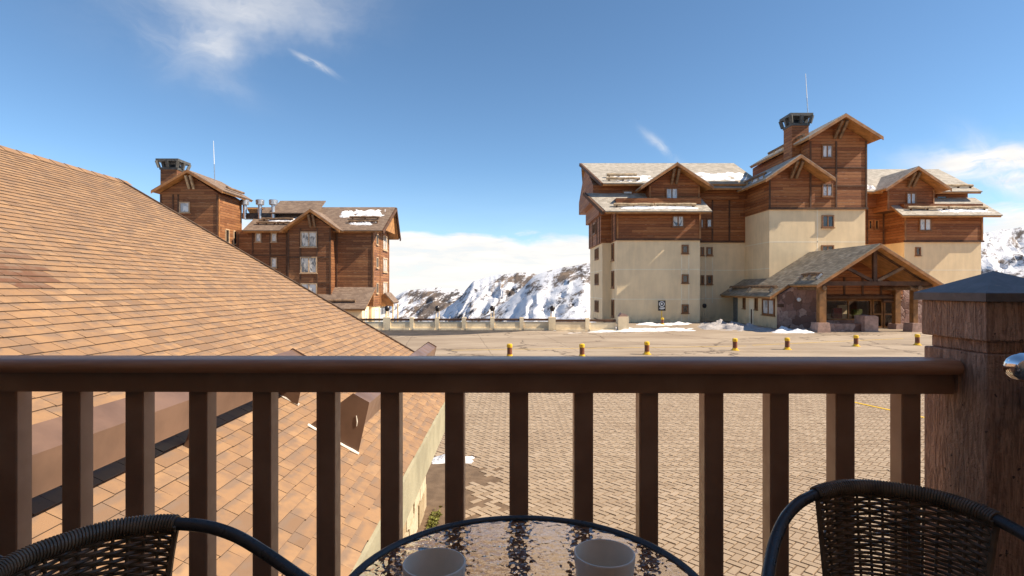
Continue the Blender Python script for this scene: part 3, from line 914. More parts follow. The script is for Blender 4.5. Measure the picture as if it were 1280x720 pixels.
# dormer left
m = MB(); m.prism([(12.48, 50.6, 10.8), (17.16, 50.6, 10.8), (17.16, 50.6, 12.45), (14.8, 50.6, 14.0), (12.48, 50.6, 12.45)], (0, 5, 0)); m.build('timber_wall', 'siding', H)
gable_y(H, 14.77, 49.5, 55.5, 14.36, 3.25, 3.25, 0.66, 'roof_grey'); king_brace(H, 14.77, 49.5, 50.6, 14.36)
wpx(H, 832, 847.5, 235, 250.5, 50.6, mull=1, pane='pane_pale'); battens(H, '-Y', 50.6, [12.6, 17.05], 10.9, 12.4, mat='trim_orange')
window(H, '-Y', 52.0, X(778, 52), X(791, 52), Z(247, 52), Z(238, 52), 0, 0.12, pane='pane_pale')
# tower gables
gable_y(H, 24.0, 46.0, 55.0, 14.22, 2.95, 2.85, 0.69, 'roof_grey'); king_brace(H, 24.0, 46.0, 47.3, 14.22)
gable_y(H, 27.72, 46.0, 57.5, 17.62, 3.1, 3.1, 0.62, 'roof_grey'); king_brace(H, 27.72, 46.0, 47.3, 17.62)
# right wing roofs
roof_slope(H, (30.0, 53.0, 12.35), (45.0, 53.0, 12.35), (45.4, 59.0, 15.75), (30.0, 59.0, 15.75), 'roof_grey')
roof_slope(H, (45.0, 65.0, 12.35), (30.0, 65.0, 12.35), (30.0, 59.0, 15.75), (45.4, 59.0, 15.75), 'roof_grey')
roof_slope(H, (35.8, 50.8, 9.8), (45.0, 50.8, 9.8), (45.1, 54.0, 11.9), (36.0, 54.0, 11.9), 'roof_grey')
m = MB(); m.prism([(35.5, 52.5, 10.4), (40.0, 52.5, 10.4), (40.0, 52.5, 12.5), (37.75, 52.5, 14.0), (35.5, 52.5, 12.5)], (0, 5, 0)); m.build('timber_wall', 'siding', H)
gable_y(H, 37.72, 51.4, 57.5, 14.42, 3.05, 3.05, 0.67, 'roof_grey'); king_brace(H, 37.72, 51.4, 52.5, 14.42)
wpx(H, 1132.5, 1145, 241, 255.5, 52.5, mull=1, pane='pane_pale'); battens(H, '-Y', 52.5, [35.6, 39.9], 10.5, 12.4, mat='trim_orange')
window(H, '-Y', 54.0, X(1170, 54), X(1184, 54), 11.4, 12.1, 0, 0.1, pane='pane_dark')
# snow guards
for (x0, x1, y, z) in ((X(758, 51.6), X(800, 51.6), 51.6, 13.3), (X(760, 51.9), X(798, 51.9), 52.6, 13.85), (X(767, 49.4), X(817, 49.4), 49.4, 10.55), (X(818, 49.4), X(870, 49.4), 49.4, 10.55),
                       (18.2, 21.4, 51.3, 12.85), (X(1135, 51.6), X(1184, 51.6), 51.6, 10.6), (X(1186, 51.6), X(1234, 51.6), 51.6, 10.6), (X(1180, 53.8), X(1216, 53.8), 53.8, 13.05), (31, 33.0, 53.7, 13.05)):
    guard(H, (x0, y, z), (x1, y, z), 'log_pale')
for (xo, zo, ya, yb) in ((21.5, 12.85, 47.0, 51.5), (25.0, 16.2, 47.5, 54.0)):
    m = MB(); m.tube([(xo, ya, zo), (xo, (ya + yb) / 2, zo + 0.02), (xo, yb, zo)], 0.12, 8); lg = m.build('snow_guard_log', 'log', H, smooth=True)
    for k in range(4):
        yy = ya + (yb - ya) * (k + 0.3) / 4
        m = MB(); m.obox((xo, yy, zo - 0.4), (xo, yy, zo), 0.1, 0.1, up=(0, 1, 0)); m.build('bracket', 'log_pale', lg)
# snow lying on the slopes
def on_main(x, y): return (x, y, 12.78 + (y - 51.0) * (16.05 - 12.75) / 6.5)
snow_patch(H, on_main(9.0, 51.2), on_main(13.2, 51.2), on_main(9.6, 53.6), 1.0)
snow_patch(H, on_main(16.6, 51.6), on_main(22.4, 51.6), on_main(17.2, 54.3), 2.0, 0.16)
snow_patch(H, (9.6, 49.0, 10.1), (16.8, 49.0, 10.1), (9.6, 49.5, 10.42), 3.0, 0.07)
snow_patch(H, (32.0, 53.3, 12.58), (35.2, 53.3, 12.58), (32.2, 54.6, 13.3), 4.0, 0.2)
snow_patch(H, (39.5, 51.2, 10.1), (44.5, 51.2, 10.1), (39.5, 52.0, 10.62), 5.0, 0.08)
snow_patch(H, (21.4, 51.0, 12.45), (21.4, 47.5, 12.45), (22.6, 51.0, 13.3), 6.0, 0.08)
# chimney
def chimney(root, x0, x1, y0, y1, z0, z1, capw, mat='siding'):
    c = wbox(root, 'chimney', mat, x0, x1, y0, y1, z0, z1)
    m = MB()
    xa, xb, ya, yb = x0 - capw * 0.3, x1 + capw * 0.3, y0 - capw * 0.3, y1 + capw * 0.3
    m.box(xa, xb, ya, yb, z1, z1 + 0.22)
    xc, xd, yc, yd = x0 - capw, x1 + capw, y0 - capw, y1 + capw
    for (p, q) in (((xa, ya), (xc, yc)), ((xb, ya), (xd, yc)), ((xb, yb), (xd, yd)), ((xa, yb), (xc, yd)), (((xa + xb) / 2, ya), ((xc + xd) / 2, yc)), ((xa, (ya + yb) / 2), (xc, (yc + yd) / 2)), ((xb, (ya + yb) / 2), (xd, (yc + yd) / 2))):
        m.obox((p[0], p[1], z1 + 0.2), (q[0], q[1], z1 + 0.85), 0.26, 0.26)
    m.box(xc - 0.06, xd + 0.06, yc - 0.06, yd + 0.06, z1 + 0.8, z1 + 1.05)
    m.build('cowl', 'cap_metal', c)
    wbox(c, 'flue', 'black_panel', x0 + 0.3, x1 - 0.3, y0 + 0.3, y1 - 0.3, z1 + 0.22, z1 + 0.6)
chimney(H, X(990, 48.6), X(1011, 48.6), 48.6, 50.1, 12.5, Z(157, 48.6), 0.2)
def antenna(root, px0, py0, px1, py1, Y):
    a, b = at(px0, py0, Y), at(px1, py1, Y)
    mid = a.lerp(b, 0.42)
    m = MB(); m.tube([a, mid], 0.045, 6); o = m.build('antenna', 'galvanised', root)
    m = MB(); m.tube([mid, b], [0.035, 0.02], 6); m.build('whip', 'white_paint', o)
antenna(H, 1010, 145, 1007, 92, 50.0)

# ------------------------------------------------------------------ entrance lodge
L = thing('entrance_lodge', 'low timber and stone entrance lodge with shingled gable porch in front of the hotel tower', 'building', (25, 43, 0))
LP = 0.64
zr = 6.18; xr = 25.4
# stone front and cream side
m = MB(); m.prism([(20.3, 42.0, -0.1), (23.6, 42.0, -0.1), (23.6, 42.0, 4.6), (22.0, 42.0, 3.62), (20.3, 42.0, 2.6)], (0, 0.5, 0)); m.build('stone_wall', 'red_stone', L)
wbox(L, 'wall', 'stucco', 20.36, 22.0, 42.5, 50.0, -0.1, 2.55)
wbox(L, 'alcove', 'grey_panel', 20.9, 22.0, 50.0, 52.39, -0.1, 2.6)
m = MB(); m.box(20.8, 20.9, 50.6, 51.4, 0.0, 2.1); m.build('door', 'grey_panel', L)
window(L, '-X', 20.36, 42.9, 45.0, 0.95, 2.25, 1, 0.13, pane='pane_pale')
for yy in (45.9, 48.3):
    window(L, '-X', 20.36, yy, yy + 0.45, 1.3, 2.3, 0, 0.09, pane='pane_dark')
m = MB(); m.box(20.26, 20.36, 46.9, 47.05, 0, 1.3); m.build('downpipe', 'timber_dark', L)
m = MB(); m.box(20.3, 20.358, 46.6, 47.5, 0, 2.4); m.build('plaster_panel', 'stucco_line', L)
m = MB(); m.obox((20.05, 47.6, 2.42), (20.05, 49.6, 2.42), 0.3, 0.16); m.build('awning', 'white_paint', L)
# storefront wall, right stone wall
YW = 43.0
wbox(L, 'stone_wall', 'red_stone', 23.6, 24.3, YW, YW + 4, -0.1, 4.3)
wbox(L, 'stone_wall', 'red_stone', 29.9, 31.9, YW - 0.3, YW + 4, -0.1, 3.0)
m = MB(); m.prism([(22.4, YW - 0.6, 2.25), (29.9, YW - 0.6, 2.25), (29.9, YW - 0.6, 3.3), (25.4, YW - 0.6, 6.0), (22.4, YW - 0.6, 4.1)], (0, 0.4, 0)); m.build('timber_wall', 'siding', L)
battens(L, '-Y', YW - 0.6, [24.0, 25.4, 26.8, 28.2], 2.3, 3.9)
# interior of reception seen through the glass
wbox(L, 'interior_back_wall', 'timber_dark', 24.3, 29.9, YW + 3.6, YW + 3.7, -0.1, 2.3)
wbox(L, 'interior_floor', 'pink_stone', 24.3, 29.9, YW + 0.05, YW + 3.6, -0.05, 0.02)
wbox(L, 'interior_counter', 'frame_pale', 24.6, 27.2, YW + 1.4, YW + 1.9, 0.02, 1.0)
wbox(L, 'interior_seat', 'red_cloth', 25.5, 26.2, YW + 1.0, YW + 1.3, 0.7, 1.5)
wbox(L, 'interior_shelf', 'stucco', 26.9, 27.7, YW + 2.6, YW + 2.9, 0.02, 1.7)
wbox(L, 'planter', 'moss', 27.1, 27.8, YW + 1.0, YW + 1.3, 0.9, 1.4)
def shop(px0, px1, z0, z1, name, mull, transom=None):
    a0, a1 = X(px0, YW), X(px1, YW)
    m = MB(); fr = 0.12
    for (b0, b1, c0, c1) in ((a0, a1, z0, z0 + fr), (a0, a1, z1 - fr, z1), (a0, a0 + fr, z0 + fr, z1 - fr), (a1 - fr, a1, z0 + fr, z1 - fr)):
        face_box(m, '-Y', YW, b0, b1, c0, c1, -0.08, 0.08)
    for k in range(mull):
        c = a0 + (a1 - a0) * (k + 1) / (mull + 1); face_box(m, '-Y', YW, c - 0.05, c + 0.05, z0 + fr, z1 - fr, -0.06, 0.07)
    if transom: face_box(m, '-Y', YW, a0 + fr, a1 - fr, transom, transom + 0.14, -0.06, 0.065)
    w = m.build(name, 'timber_gold', L)
    m = MB(); face_box(m, '-Y', YW, a0 + fr, a1 - fr, z0 + fr, z1 - fr, -0.01, 0.01); m.build('pane', 'pane_shop', w)
    return w
shop(1031, 1089, 0.6, 2.2, 'window', 1)
shop(1090, 1103, 0.02, 2.2, 'door', 0, 1.0); shop(1104, 1119, 0.02, 2.2, 'door', 0, 1.0)
wbox(L, 'stone_wall', 'red_stone', 24.31, X(1089, YW), YW - 0.12, YW + 0.15, -0.1, 0.6)
# porch furniture of the lodge itself: posts, beams, truss
def porch_post(px0, px1, Y, ztop, bpx0, bpx1, bz):
    m = MB(); m.box(X(px0, Y), X(px1, Y), Y, Y + 0.42, bz, ztop); p = m.build('post', 'timber_gold', L)
    m = MB(); m.prism([(X(bpx0, Y), Y - 0.25, -0.05), (X(bpx1, Y), Y - 0.25, -0.05), (X(bpx1, Y) - 0.06, Y - 0.25, bz), (X(bpx0, Y) + 0.06, Y - 0.25, bz)], (0, 0.95, 0)); m.build('post_base', 'pink_stone', p)
YP = 38.7
porch_post(1024.5, 1033, YP, 3.45, 1019.5, 1036, 0.68)
porch_post(1142, 1147.5, YP + 0.6, 3.45, 1137, 1150, 0.62)
porch_post(1119.5, 1126, 41.9, 4.3, 1117, 1128, 0.4)
wbox(L, 'low_wall', 'red_stone', X(1037, 39.6), X(1080, 39.6), 39.6, 40.0, -0.05, 0.55)
m = MB(); m.prism([(X(1081, 39.2), 39.2, -0.05), (X(1098, 39.2), 39.2, -0.05), (X(1098, 39.2), 39.2, 1.05), (X(1094, 39.2), 39.2, 1.15), (X(1081, 39.2), 39.2, 1.12)], (0, 1.2, 0)); m.build('stone_pier', 'pink_stone', L)
def beam(name, a, b, w, h, mat='timber_dark'):
    m = MB(); m.obox(a, b, w, h); return m.build(name, mat, L)
YT = 38.75
beam('tie_beam', (21.4, YT + 0.1, 3.42), (29.5, YT + 0.1, 3.42), 0.3, 0.3)
beam('king_post', (25.4, YT + 0.1, 3.58), (25.4, YT + 0.1, 5.75), 0.25, 0.22)
beam('strut', (25.2, YT + 0.1, 3.6), (23.3, YT + 0.1, 4.6), 0.2, 0.2); beam('strut', (25.6, YT + 0.1, 3.6), (27.6, YT + 0.1, 4.65), 0.2, 0.2, 'log')
beam('rafter', (21.4, YT + 0.25, 3.4), (25.4, YT + 0.25, 5.85), 0.22, 0.22); beam('rafter', (29.4, YT + 0.25, 3.4), (25.4, YT + 0.25, 5.85), 0.22, 0.22)
for xs in (21.75, 28.4):
    m = MB(); m.tube([(xs, YT - 0.2, 3.1), (xs, 42.4, 3.1)], 0.16, 8); m.build('purlin', 'log', L, smooth=True)
for z in (2.42, 2.12):
    m = MB(); m.tube([(21.2 if z > 2.3 else 28.2, 42.2, z), (29.6, 42.2, z)], 0.14, 8); m.build('log_beam', 'timber_dark', L, smooth=True)
m = MB(); m.tube([(28.0, YT + 0.3, 3.1), (30.6, YT + 0.3, 3.08)], 0.17, 8); m.build('log_beam', 'log', L, smooth=True)
# roof: front gable and the longer left slope behind
roof_slope(L, (21.0, 42.2, zr - 4.4 * LP), (21.0, 38.2, zr - 4.4 * LP), (xr, 38.2, zr), (xr, 42.2, zr), 'roof_lodge')
roof_slope(L, (29.8, 38.2, zr - 4.4 * LP), (29.8, 47.3, zr - 4.4 * LP), (xr, 47.3, zr), (xr, 38.2, zr), 'roof_lodge')
roof_slope(L, (19.6, 47.35, zr - 5.8 * LP), (19.6, 42.21, zr - 5.8 * LP), (xr, 42.21, zr), (xr, 47.35, zr), 'roof_lodge')
roof_slope(L, (19.6, 52.3, zr - 5.8 * LP), (19.6, 47.36, zr - 5.8 * LP), (21.85, 47.36, zr - 3.55 * LP), (21.85, 52.3, zr - 3.55 * LP), 'roof_lodge')
for sgn in (-1, 1):
    a = Vector((xr + sgn * 4.4, 38.15, zr - 4.4 * LP - 0.16)); b = Vector((xr, 38.15, zr - 0.16))
    m = MB(); m.prism([a + Vector((0, 0, -0.13)), b + Vector((0, 0, -0.13)), b + Vector((0, 0, 0.09)), a + Vector((0, 0, 0.09))], (0, 0.07, 0)); m.build('barge_board', 'trim_orange', L)
a = Vector((19.6, 42.14, zr - 5.8 * LP - 0.14)); b = Vector((21.2, 42.14, zr - 4.2 * LP - 0.14))
m = MB(); m.prism([a + Vector((0, 0, -0.12)), b + Vector((0, 0, -0.12)), b + Vector((0, 0, 0.08)), a + Vector((0, 0, 0.08))], (0, 0.06, 0)); m.build('barge_board', 'trim_orange', L)
def lodge_z(x): return zr - (xr - x) * LP
for (x, ya, yb) in ((21.75, 39.0, 41.5), (20.35, 42.7, 51.6)):
    m = MB(); m.tube([(x, ya, lodge_z(x) + 0.24), (x, (ya + yb) / 2, lodge_z(x) + 0.27), (x, yb, lodge_z(x) + 0.22)], 0.13, 8); lg = m.build('snow_guard_log', 'log', L, smooth=True)
    for k in range(3):
        yy = ya + (yb - ya) * (0.05 + 0.45 * k)
        m = MB(); m.obox((x - 0.3, yy, lodge_z(x) - 0.1), (x + 0.05, yy, lodge_z(x) + 0.25), 0.28, 0.16); m.build('bracket', 'galvanised', lg)
m = MB(); m.lathe([(0.0, -0.16), (0.1, -0.13), (0.16, 0), (0.1, 0.13), (0.0, 0.16)], at(998.7, 374.5, 41.85), 12); m.build('globe_lamp', 'white_paint', L, smooth=True)
wbox(L, 'sign_plate', 'timber_dark', X(972.5, 41.9), X(980, 41.9), 41.9, 41.997, Z(384, 41.9), Z(380, 41.9))

# ------------------------------------------------------------------ timber chalet on the left
C = thing('chalet_building', 'dark timber apartment chalet with gabled bay behind the shingle roof, far left', 'building', (-20, 57, 0))
wbox(C, 'timber_wall', 'siding_brown', -18.5, -14.3, 57.0, 64.4, 1.2, 9.3)
m = MB(); m.prism([(-14.32, 57.0, 9.0), (-14.32, 64.4, 9.0), (-14.32, 60.7, 11.55)], (-6, 0, 0)); m.build('timber_wall', 'siding_brown', C)
wbox(C, 'wall', 'stucco', -18.4, -14.45, 57.1, 64.3, -6, 1.2)
wbox(C, 'timber_wall', 'siding_brown', -22.6, -18.2, 55.8, 60, -3, 9.2)
m = MB(); m.prism([(-22.6, 55.8, 9.2), (-18.2, 55.8, 9.2), (-20.4, 55.8, 10.65)], (0, 5, 0)); m.build('timber_wall', 'siding_brown', C)
wbox(C, 'timber_wall', 'siding_brown', -28.4, -22.61, 57.1, 64.3, -3, 9.1)
# roofs
roof_slope(C, (-18.0, 56.3, 8.95), (-13.2, 56.3, 8.95), (-12.75, 60.7, 11.95), (-18.0, 60.7, 11.95), 'roof_tan')
roof_slope(C, (-13.2, 65.1, 8.95), (-29.0, 65.1, 8.95), (-29.0, 60.7, 11.95), (-12.75, 60.7, 11.95), 'roof_tan')
roof_slope(C, (-27.4, 56.3, 8.95), (-18.01, 56.3, 8.95), (-18.01, 60.7, 11.95), (-27.0, 60.7, 11.95), 'roof_tan')
for a, b in (((-13.1, 56.25, 8.75), (-12.65, 60.7, 11.75)), ((-12.65, 60.72, 11.75), (-13.1, 65.1, 8.75))):
    m = MB(); m.obox(a, b, 0.14, 0.34); m.build('barge_board', 'timber_dark', C)
m = MB(); m.prism([(-13.3, 58.5, 9.2), (-13.3, 63.0, 9.2), (-13.0, 60.7, 11.5)], (-0.12, 0, 0)); m.build('gable_screen', 'soffit', C)
gable_y(C, -20.05, 55.0, 61.0, 10.98, 2.95, 2.95, 0.70, 'roof_tan'); king_brace(C, -20.05, 55.0, 55.8, 10.98)
m = MB(); m.slab((-25.5, 58.2, 11.0), (-20.5, 58.2, 11.0), (-20.5, 61.0, 12.7), (-25.5, 61.0, 12.7), 0.12); m.build('roof_slope', 'roof_tan', C)
# bay windows and others
wpx(C, 376, 396.5, 289.5, 309, 55.8, mull=1, pane='pane_curtain', mat='frame_pale'); wpx(C, 375.5, 396.5, 321, 341.5, 55.8, mull=1, pane='pane_curtain', mat='frame_pale')
wpx(C, 376, 396.5, 354, 374, 55.8, mull=1, pane='pane_pale', mat='frame_pale')
for r_ in ((319.5, 327, 291, 302.5), (339, 346.5, 291, 302.5), (339, 346.5, 322, 335)): wpx(C, r_[0], r_[1], r_[2], r_[3], 57.1, mull=0, pane='pane_pale', mat='frame_pale')
for z0 in (2.5, 5.2, 7.75 - 0.1):
    window(C, '+X', -14.3, 58.2, 59.1, z0, z0 + 1.15, 0, 0.09, 'frame_pale', 'pane_dark'); window(C, '+X', -14.3, 61.2, 63.4, z0 - 0.35, z0 + 1.3, 1, 0.14, 'frame_pale', 'pane_curtain')
battens(C, '-Y', 55.8, [-22.5, -21.3, -19.6, -18.3], -1, 9.1); battens(C, '-Y', 57.0, [-18.0, -14.4], 3.2, 8.9)
battens(C, '-Y', 57.1, [-28.2, -26.7, -24.9, -23.2], 1, 8.9); battens(C, '+X', -14.3, [57.1, 60.1, 64.3], 1.3, 9, mat='trim_orange')
for z in (3.55, 6.1):
    m = MB(); face_box(m, '-Y', 55.8, -22.4, -18.4, z, z + 0.12, 0.004, 0.07); m.build('band_board', 'timber_dark', C)
    m = MB(); face_box(m, '-Y', 57.1, -28.1, -22.7, z + 0.3, z + 0.42, 0.004, 0.07); m.build('band_board', 'timber_dark', C)
# annex pent roof
roof_slope(C, (-23.0, 53.6, 1.1), (-14.2, 53.6, 1.1), (-14.0, 57.0, 3.2), (-23.0, 57.0, 3.2), 'roof_tan')
wbox(C, 'wall', 'stucco', -22.5, -14.7, 54.3, 57.0, -5, 1.2)
guard(C, (-21, 54.5, 1.85), (-15.4, 54.5, 1.85), 'log')
window(C, '+X', -14.7, 55.2, 55.9, -0.4, 0.9, 0, 0.1, 'white_paint', 'pane_pale')
window(C, '+X', -14.45, 58.0, 59.6, -0.6, 0.9, 0, 0.1, 'white_paint', 'pane_pale'); window(C, '+X', -14.45, 60.4, 63.2, -0.6, 0.9, 1, 0.1, 'white_paint', 'pane_pale')
# porch on the right end
roof_slope(C, (-12.9, 60.6, 1.5), (-12.9, 63.6, 1.5), (-13.9, 63.6, 2.6), (-13.9, 60.6, 2.6), 'roof_tan')
m = MB(); m.prism([(-14.3, 60.7, 1.1), (-13.0, 60.7, 1.1), (-13.0, 60.7, 1.45), (-13.9, 60.7, 2.4), (-14.3, 60.7, 2.4)], (0, 0.1, 0)); m.build('gable_screen', 'soffit', C)
for yy in (60.8, 63.4):
    m = MB(); m.box(-13.15, -13.0, yy, yy + 0.15, -3, 1.3); m.build('post', 'stucco', C)
# tower
wbox(C, 'timber_wall', 'siding_brown', -34.3, -28.6, 54.0, 58.6, -2, 12.3)
m = MB(); m.prism([(-34.3, 54.0, 12.3), (-28.6, 54.0, 12.3), (-31.3, 54.0, 14.05)], (0, 4.6, 0)); m.build('timber_wall', 'siding_brown', C)
gable_y(C, -31.2, 53.2, 59.6, 14.5, 3.45, 3.4, 0.585, 'roof_tan'); king_brace(C, -31.2, 53.2, 54.0, 14.5, 'log_pale')
wpx(C, 224.5, 237.5, 252.5, 266, 54.0, mull=0, pane='pane_pale', mat='frame_pale')
battens(C, '-Y', 54.0, [-34.2, -33.0, -32.5, -28.7], 4, 12.2); battens(C, '+X', -28.6, [54.1, 58.5], 4, 12.2, mat='trim_orange')
for yy in (55.2, 56.8): window(C, '+X', -28.6, yy, yy + 0.8, 7.6, 9.0, 0, 0.1, 'frame_pale', 'pane_dark')
m = MB(); m.tube([(-28.3, 55.0, 13.1), (-28.3, 58.5, 13.1)], 0.12, 8); m.build('snow_guard_log', 'log', C, smooth=True)
chimney(C, X(200.5, 55.5), X(221, 55.5), 55.5, 57.1, 12.0, Z(212, 55.5), 0.24, 'siding_brown')
antenna(C, 268.5, 226, 266.8, 176, 57.0)
for i, px in enumerate((306, 325, 341.5)):
    c = at(px, 264, 58.5)
    m = MB(); m.lathe([(0.2, -0.8), (0.2, 0.62), (0.42, 0.68), (0.44, 1.16), (0.38, 1.2), (0.0, 1.2)], c, 16); m.build('roof_vent', 'galvanised', C, smooth=True)
wbox(C, 'vent_plinth', 'dark_metal', at(303, 0, 58.5).x, at(345, 0, 58.5).x, 58.4, 59.2, 10.4, 11.0)
def on_chal(x, y): return (x, y, 8.99 + (y - 56.3) * 3.0 / 4.4)
for (x0, x1, y0, y1, sd) in ((-17.2, -13.6, 58.7, 60.2, 1), (-16.9, -14.2, 57.2, 57.8, 2), (-25.6, -22.2, 57.6, 58.6, 3), (-18.4, -16.6, 58.6, 60.0, 4)):
    snow_patch(C, on_chal(x0, y0), on_chal(x1, y0), on_chal(x0, y1), sd + 20, 0.07)
for (x0, x1, y) in ((-17.0, -15.3, 57.6), (-15.2, -13.9, 57.6), (-17.0, -13.9, 58.3), (-26.4, -24.4, 57.3), (-24.3, -22.9, 57.3), (-26.2, -22.9, 58.0)):
    z = on_chal(0, y)[2] + 0.2
    guard(C, (x0, y, z), (x1, y, z), 'log', 0.11)

# ------------------------------------------------------------------ parapet wall with lamps
PW = thing('parapet_wall', 'low cream parapet wall with pillars and brown coping along the far edge of the plaza', 'wall', (-1, 41, 0))
pil = [484, 515, 546.5, 580, 615.5, 652, 690, 734]
def wallY(px): return 41.0 if px < 691 else 39.9
pil = [440] + pil
for i, px in enumerate(pil):
    y = wallY(px); big = 0.27 if px in (690, 484) else 0.15
    wbox(PW, 'pillar', 'parapet', X(px, y) - big, X(px, y) + big, y - 0.3 if px == 690 else y - 0.16, y + 0.25, -0.1, 0.93 if px != 690 else 0.95)
    nxt = pil[i + 1] if i + 1 < len(pil) else 772
    y2 = wallY((px + nxt) / 2)
    x0 = X(px, y2) + big + 0.002; x1 = X(nxt, y2) - (0.15 if nxt not in (690, 484) else 0.27) - 0.002
    wbox(PW, 'wall_panel', 'parapet', x0, x1, y2 - 0.1, y2 + 0.1, -0.1, 0.62 if px != 690 else 0.66)
    wbox(PW, 'coping', 'timber_dark', x0, x1, y2 - 0.14, y2 + 0.14, 0.68, 0.84)
    wbox(PW, 'plinth', 'parapet', x0, x1, y2 - 0.24, y2 - 0.105, -0.1, 0.14)
wbox(PW, 'pillar', 'parapet', X(772, 39.9), X(785, 39.9), 39.6, 40.3, -0.1, 1.05)
m = MB(); m.prism([(X(773, 39.9), 39.65, 1.05), (X(784, 39.9), 39.65, 1.05), (X(783, 39.9), 39.65, 1.18), (X(776, 39.9), 39.65, 1.32)], (0, 0.6, 0)); m.build('loose_slab', 'red_stone', PW)

lamp_lab = {484: 'globe lamp on thin white post beside the timber chalet', 547: 'globe lamp on the parapet in front of the rocky brown cliff',
            615.5: 'globe lamp on the parapet between the two snowy hills', 690.5: 'globe lamp on the big parapet pillar nearest the hotel', 880.6: 'globe lamp on thin pole by the recessed cream hotel wall'}
def street_lamp(px, Y, z0, ytop, label):
    t = thing('globe_lamp', label, 'lamp', (X(px, Y), Y, z0), group='globe lamps along the plaza edge', local=True)
    hgt = Z(ytop, Y) - z0
    m = MB(); m.tube([(-0.11, 0, 0), (-0.11, 0, hgt)], 0.035, 6); m.tube([(0.11, 0, 0), (0.11, 0, hgt)], 0.035, 6); m.build('post', 'stucco', t)
    m = MB(); m.lathe([(0.0, 0.42), (0.12, 0.39), (0.19, 0.29), (0.20, 0.19), (0.14, 0.05), (0.11, 0.0)], (0, 0, hgt), 14); m.build('globe', 'globe_dark', t, smooth=True)
for px, l in lamp_lab.items():
    if px < 700: street_lamp(px, 41.0, 0.93, 389, l)
    else: street_lamp(px, 51.0, 0.0, 385, l)

# ------------------------------------------------------------------ bollards
def bollard(label):
    t = thing('bollard', label, 'bollard', group='yellow and brown bollards across the plaza', local=True)
    m = MB(); m.lathe([(0.20, 0.0), (0.20, 0.03), (0.13, 0.05), (0.125, 0.13), (0.0, 0.131)], n=16); m.build('base', 'yellow_paint', t, smooth=True)
    m = MB(); m.lathe([(0.11, 0.10), (0.11, 0.46), (0.0, 0.461)], n=16); m.build('shaft', 'bollard_brown', t, smooth=True)
    m = MB(); m.lathe([(0.118, 0.44), (0.125, 0.46), (0.125, 0.57), (0.09, 0.60), (0.0, 0.61)], n=16); m.build('cap', 'yellow_paint', t, smooth=True)
    return t
blab = [(637, 446.5, 'leftmost bollard of the plaza row, its foot hidden by the handrail'), (727.5, 446.5, 'second bollard from the left, just above the handrail'),
        (808.6, 443, 'bollard with yellow foot plate in line with the end of the long crack'), (918.7, 438, 'bollard in front of the dirty snow bank and the lodge side wall'),
        (984, 437, 'bollard in front of the red stone wall of the lodge'), (1070, 433, 'bollard standing before the glass front of the lodge porch'),
        (1146.7, 431.5, 'rightmost bollard, half hidden by the big brown corner post'), (828, 406, 'bollard right under the black sign by the hotel wall')]
proto = None
for px, py, l in blab:
    b = bollard(l) if proto is None else copy_tree(proto)
    if proto is None: proto = b
    b.location = gnd(px, py); b['label'] = l
# black sign
p = gnd(828.5, 404)
S = thing('wall_sign', 'small black notice board with white round emblem on a yellow pole', 'sign', (p.x, p.y + 0.3, 0), local=True)
k = p.y / F
m = MB(); m.box(-0.03, 0.03, 0.03, 0.09, 0, 1.3); m.build('pole', 'yellow_paint', S)
m = MB(); m.box(-4.7 * k, 4.7 * k, 0, 0.03, CAMZ - 28.6 * k, CAMZ - 15.8 * k); pn = m.build('panel', 'black_panel', S)
cz = CAMZ - 20.2 * k
m = MB(); n = 20
for q in range(n):
    a0, a1 = 2 * math.pi * q / n, 2 * math.pi * (q + 1) / n
    for (r0, r1) in ((0.19, 0.25),):
        m.quad((r0 * math.cos(a0), -0.004, cz + r0 * math.sin(a0)), (r1 * math.cos(a0), -0.004, cz + r1 * math.sin(a0)), (r1 * math.cos(a1), -0.004, cz + r1 * math.sin(a1)), (r0 * math.cos(a1), -0.004, cz + r0 * math.sin(a1)))
m.quad((-0.13, -0.004, cz + 0.02), (-0.05, -0.004, cz - 0.09), (0.1, -0.004, cz - 0.02), (0.0, -0.004, cz + 0.14))
m.quad((-0.24, -0.004, cz - 0.40), (0.24, -0.004, cz - 0.40), (0.26, -0.004, cz - 0.30), (-0.2, -0.004, cz - 0.32))
m.quad((-0.14, -0.004, cz - 0.46), (0.16, -0.004, cz - 0.46), (0.16, -0.004, cz - 0.43), (-0.14, -0.004, cz - 0.43))
m.build('emblem', 'white_paint', pn)

# ------------------------------------------------------------------ snow banks on the plaza
def snow_heap(outline, hgt, seed, mat='snow', label='', n=26, name='snow_bank'):
    """low lumpy heap inside a quad of ground points (p0,p1 front, p2,p3 back)"""
    p0, p1, p2, p3 = [Vector(p) for p in outline]
    m = MB(); idx = {}
    for i in range(n + 1):
        for j in range(n // 2 + 1):
            u, v = i / n, j / (n // 2)
            p = p0.lerp(p1, u).lerp(p3.lerp(p2, u), v)
            e = min(1, 3.0 * min(u, 1 - u, 0.8 * v, 0.8 * (1 - v)))
            nn = noise.fractal((p.x * 0.9, p.y * 0.9, seed), 0.9, 2.0, 5)
            z = hgt * (e * (0.6 + 0.9 * nn)) - 0.065 + 0.085 * e + 0.09 * nn
            idx[i, j] = len(m.v); m.v.append(Vector((p.x, p.y, z)))
    for i in range(n):
        for j in range(n // 2):
            m.f.append((idx[i, j], idx[i + 1, j], idx[i + 1, j + 1], idx[i, j + 1]))
    o = m.build(name, mat, smooth=True)
    tag(o, label, 'snow', 'snow left on the ground')
snow_heap([gnd(868, 412.0), gnd(985, 416.5), gnd(962, 410), gnd(872, 402.8)], 0.42, 1.0, 'snow_dirty', 'grey dirty snow bank along the cream side wall of the lodge', 40)
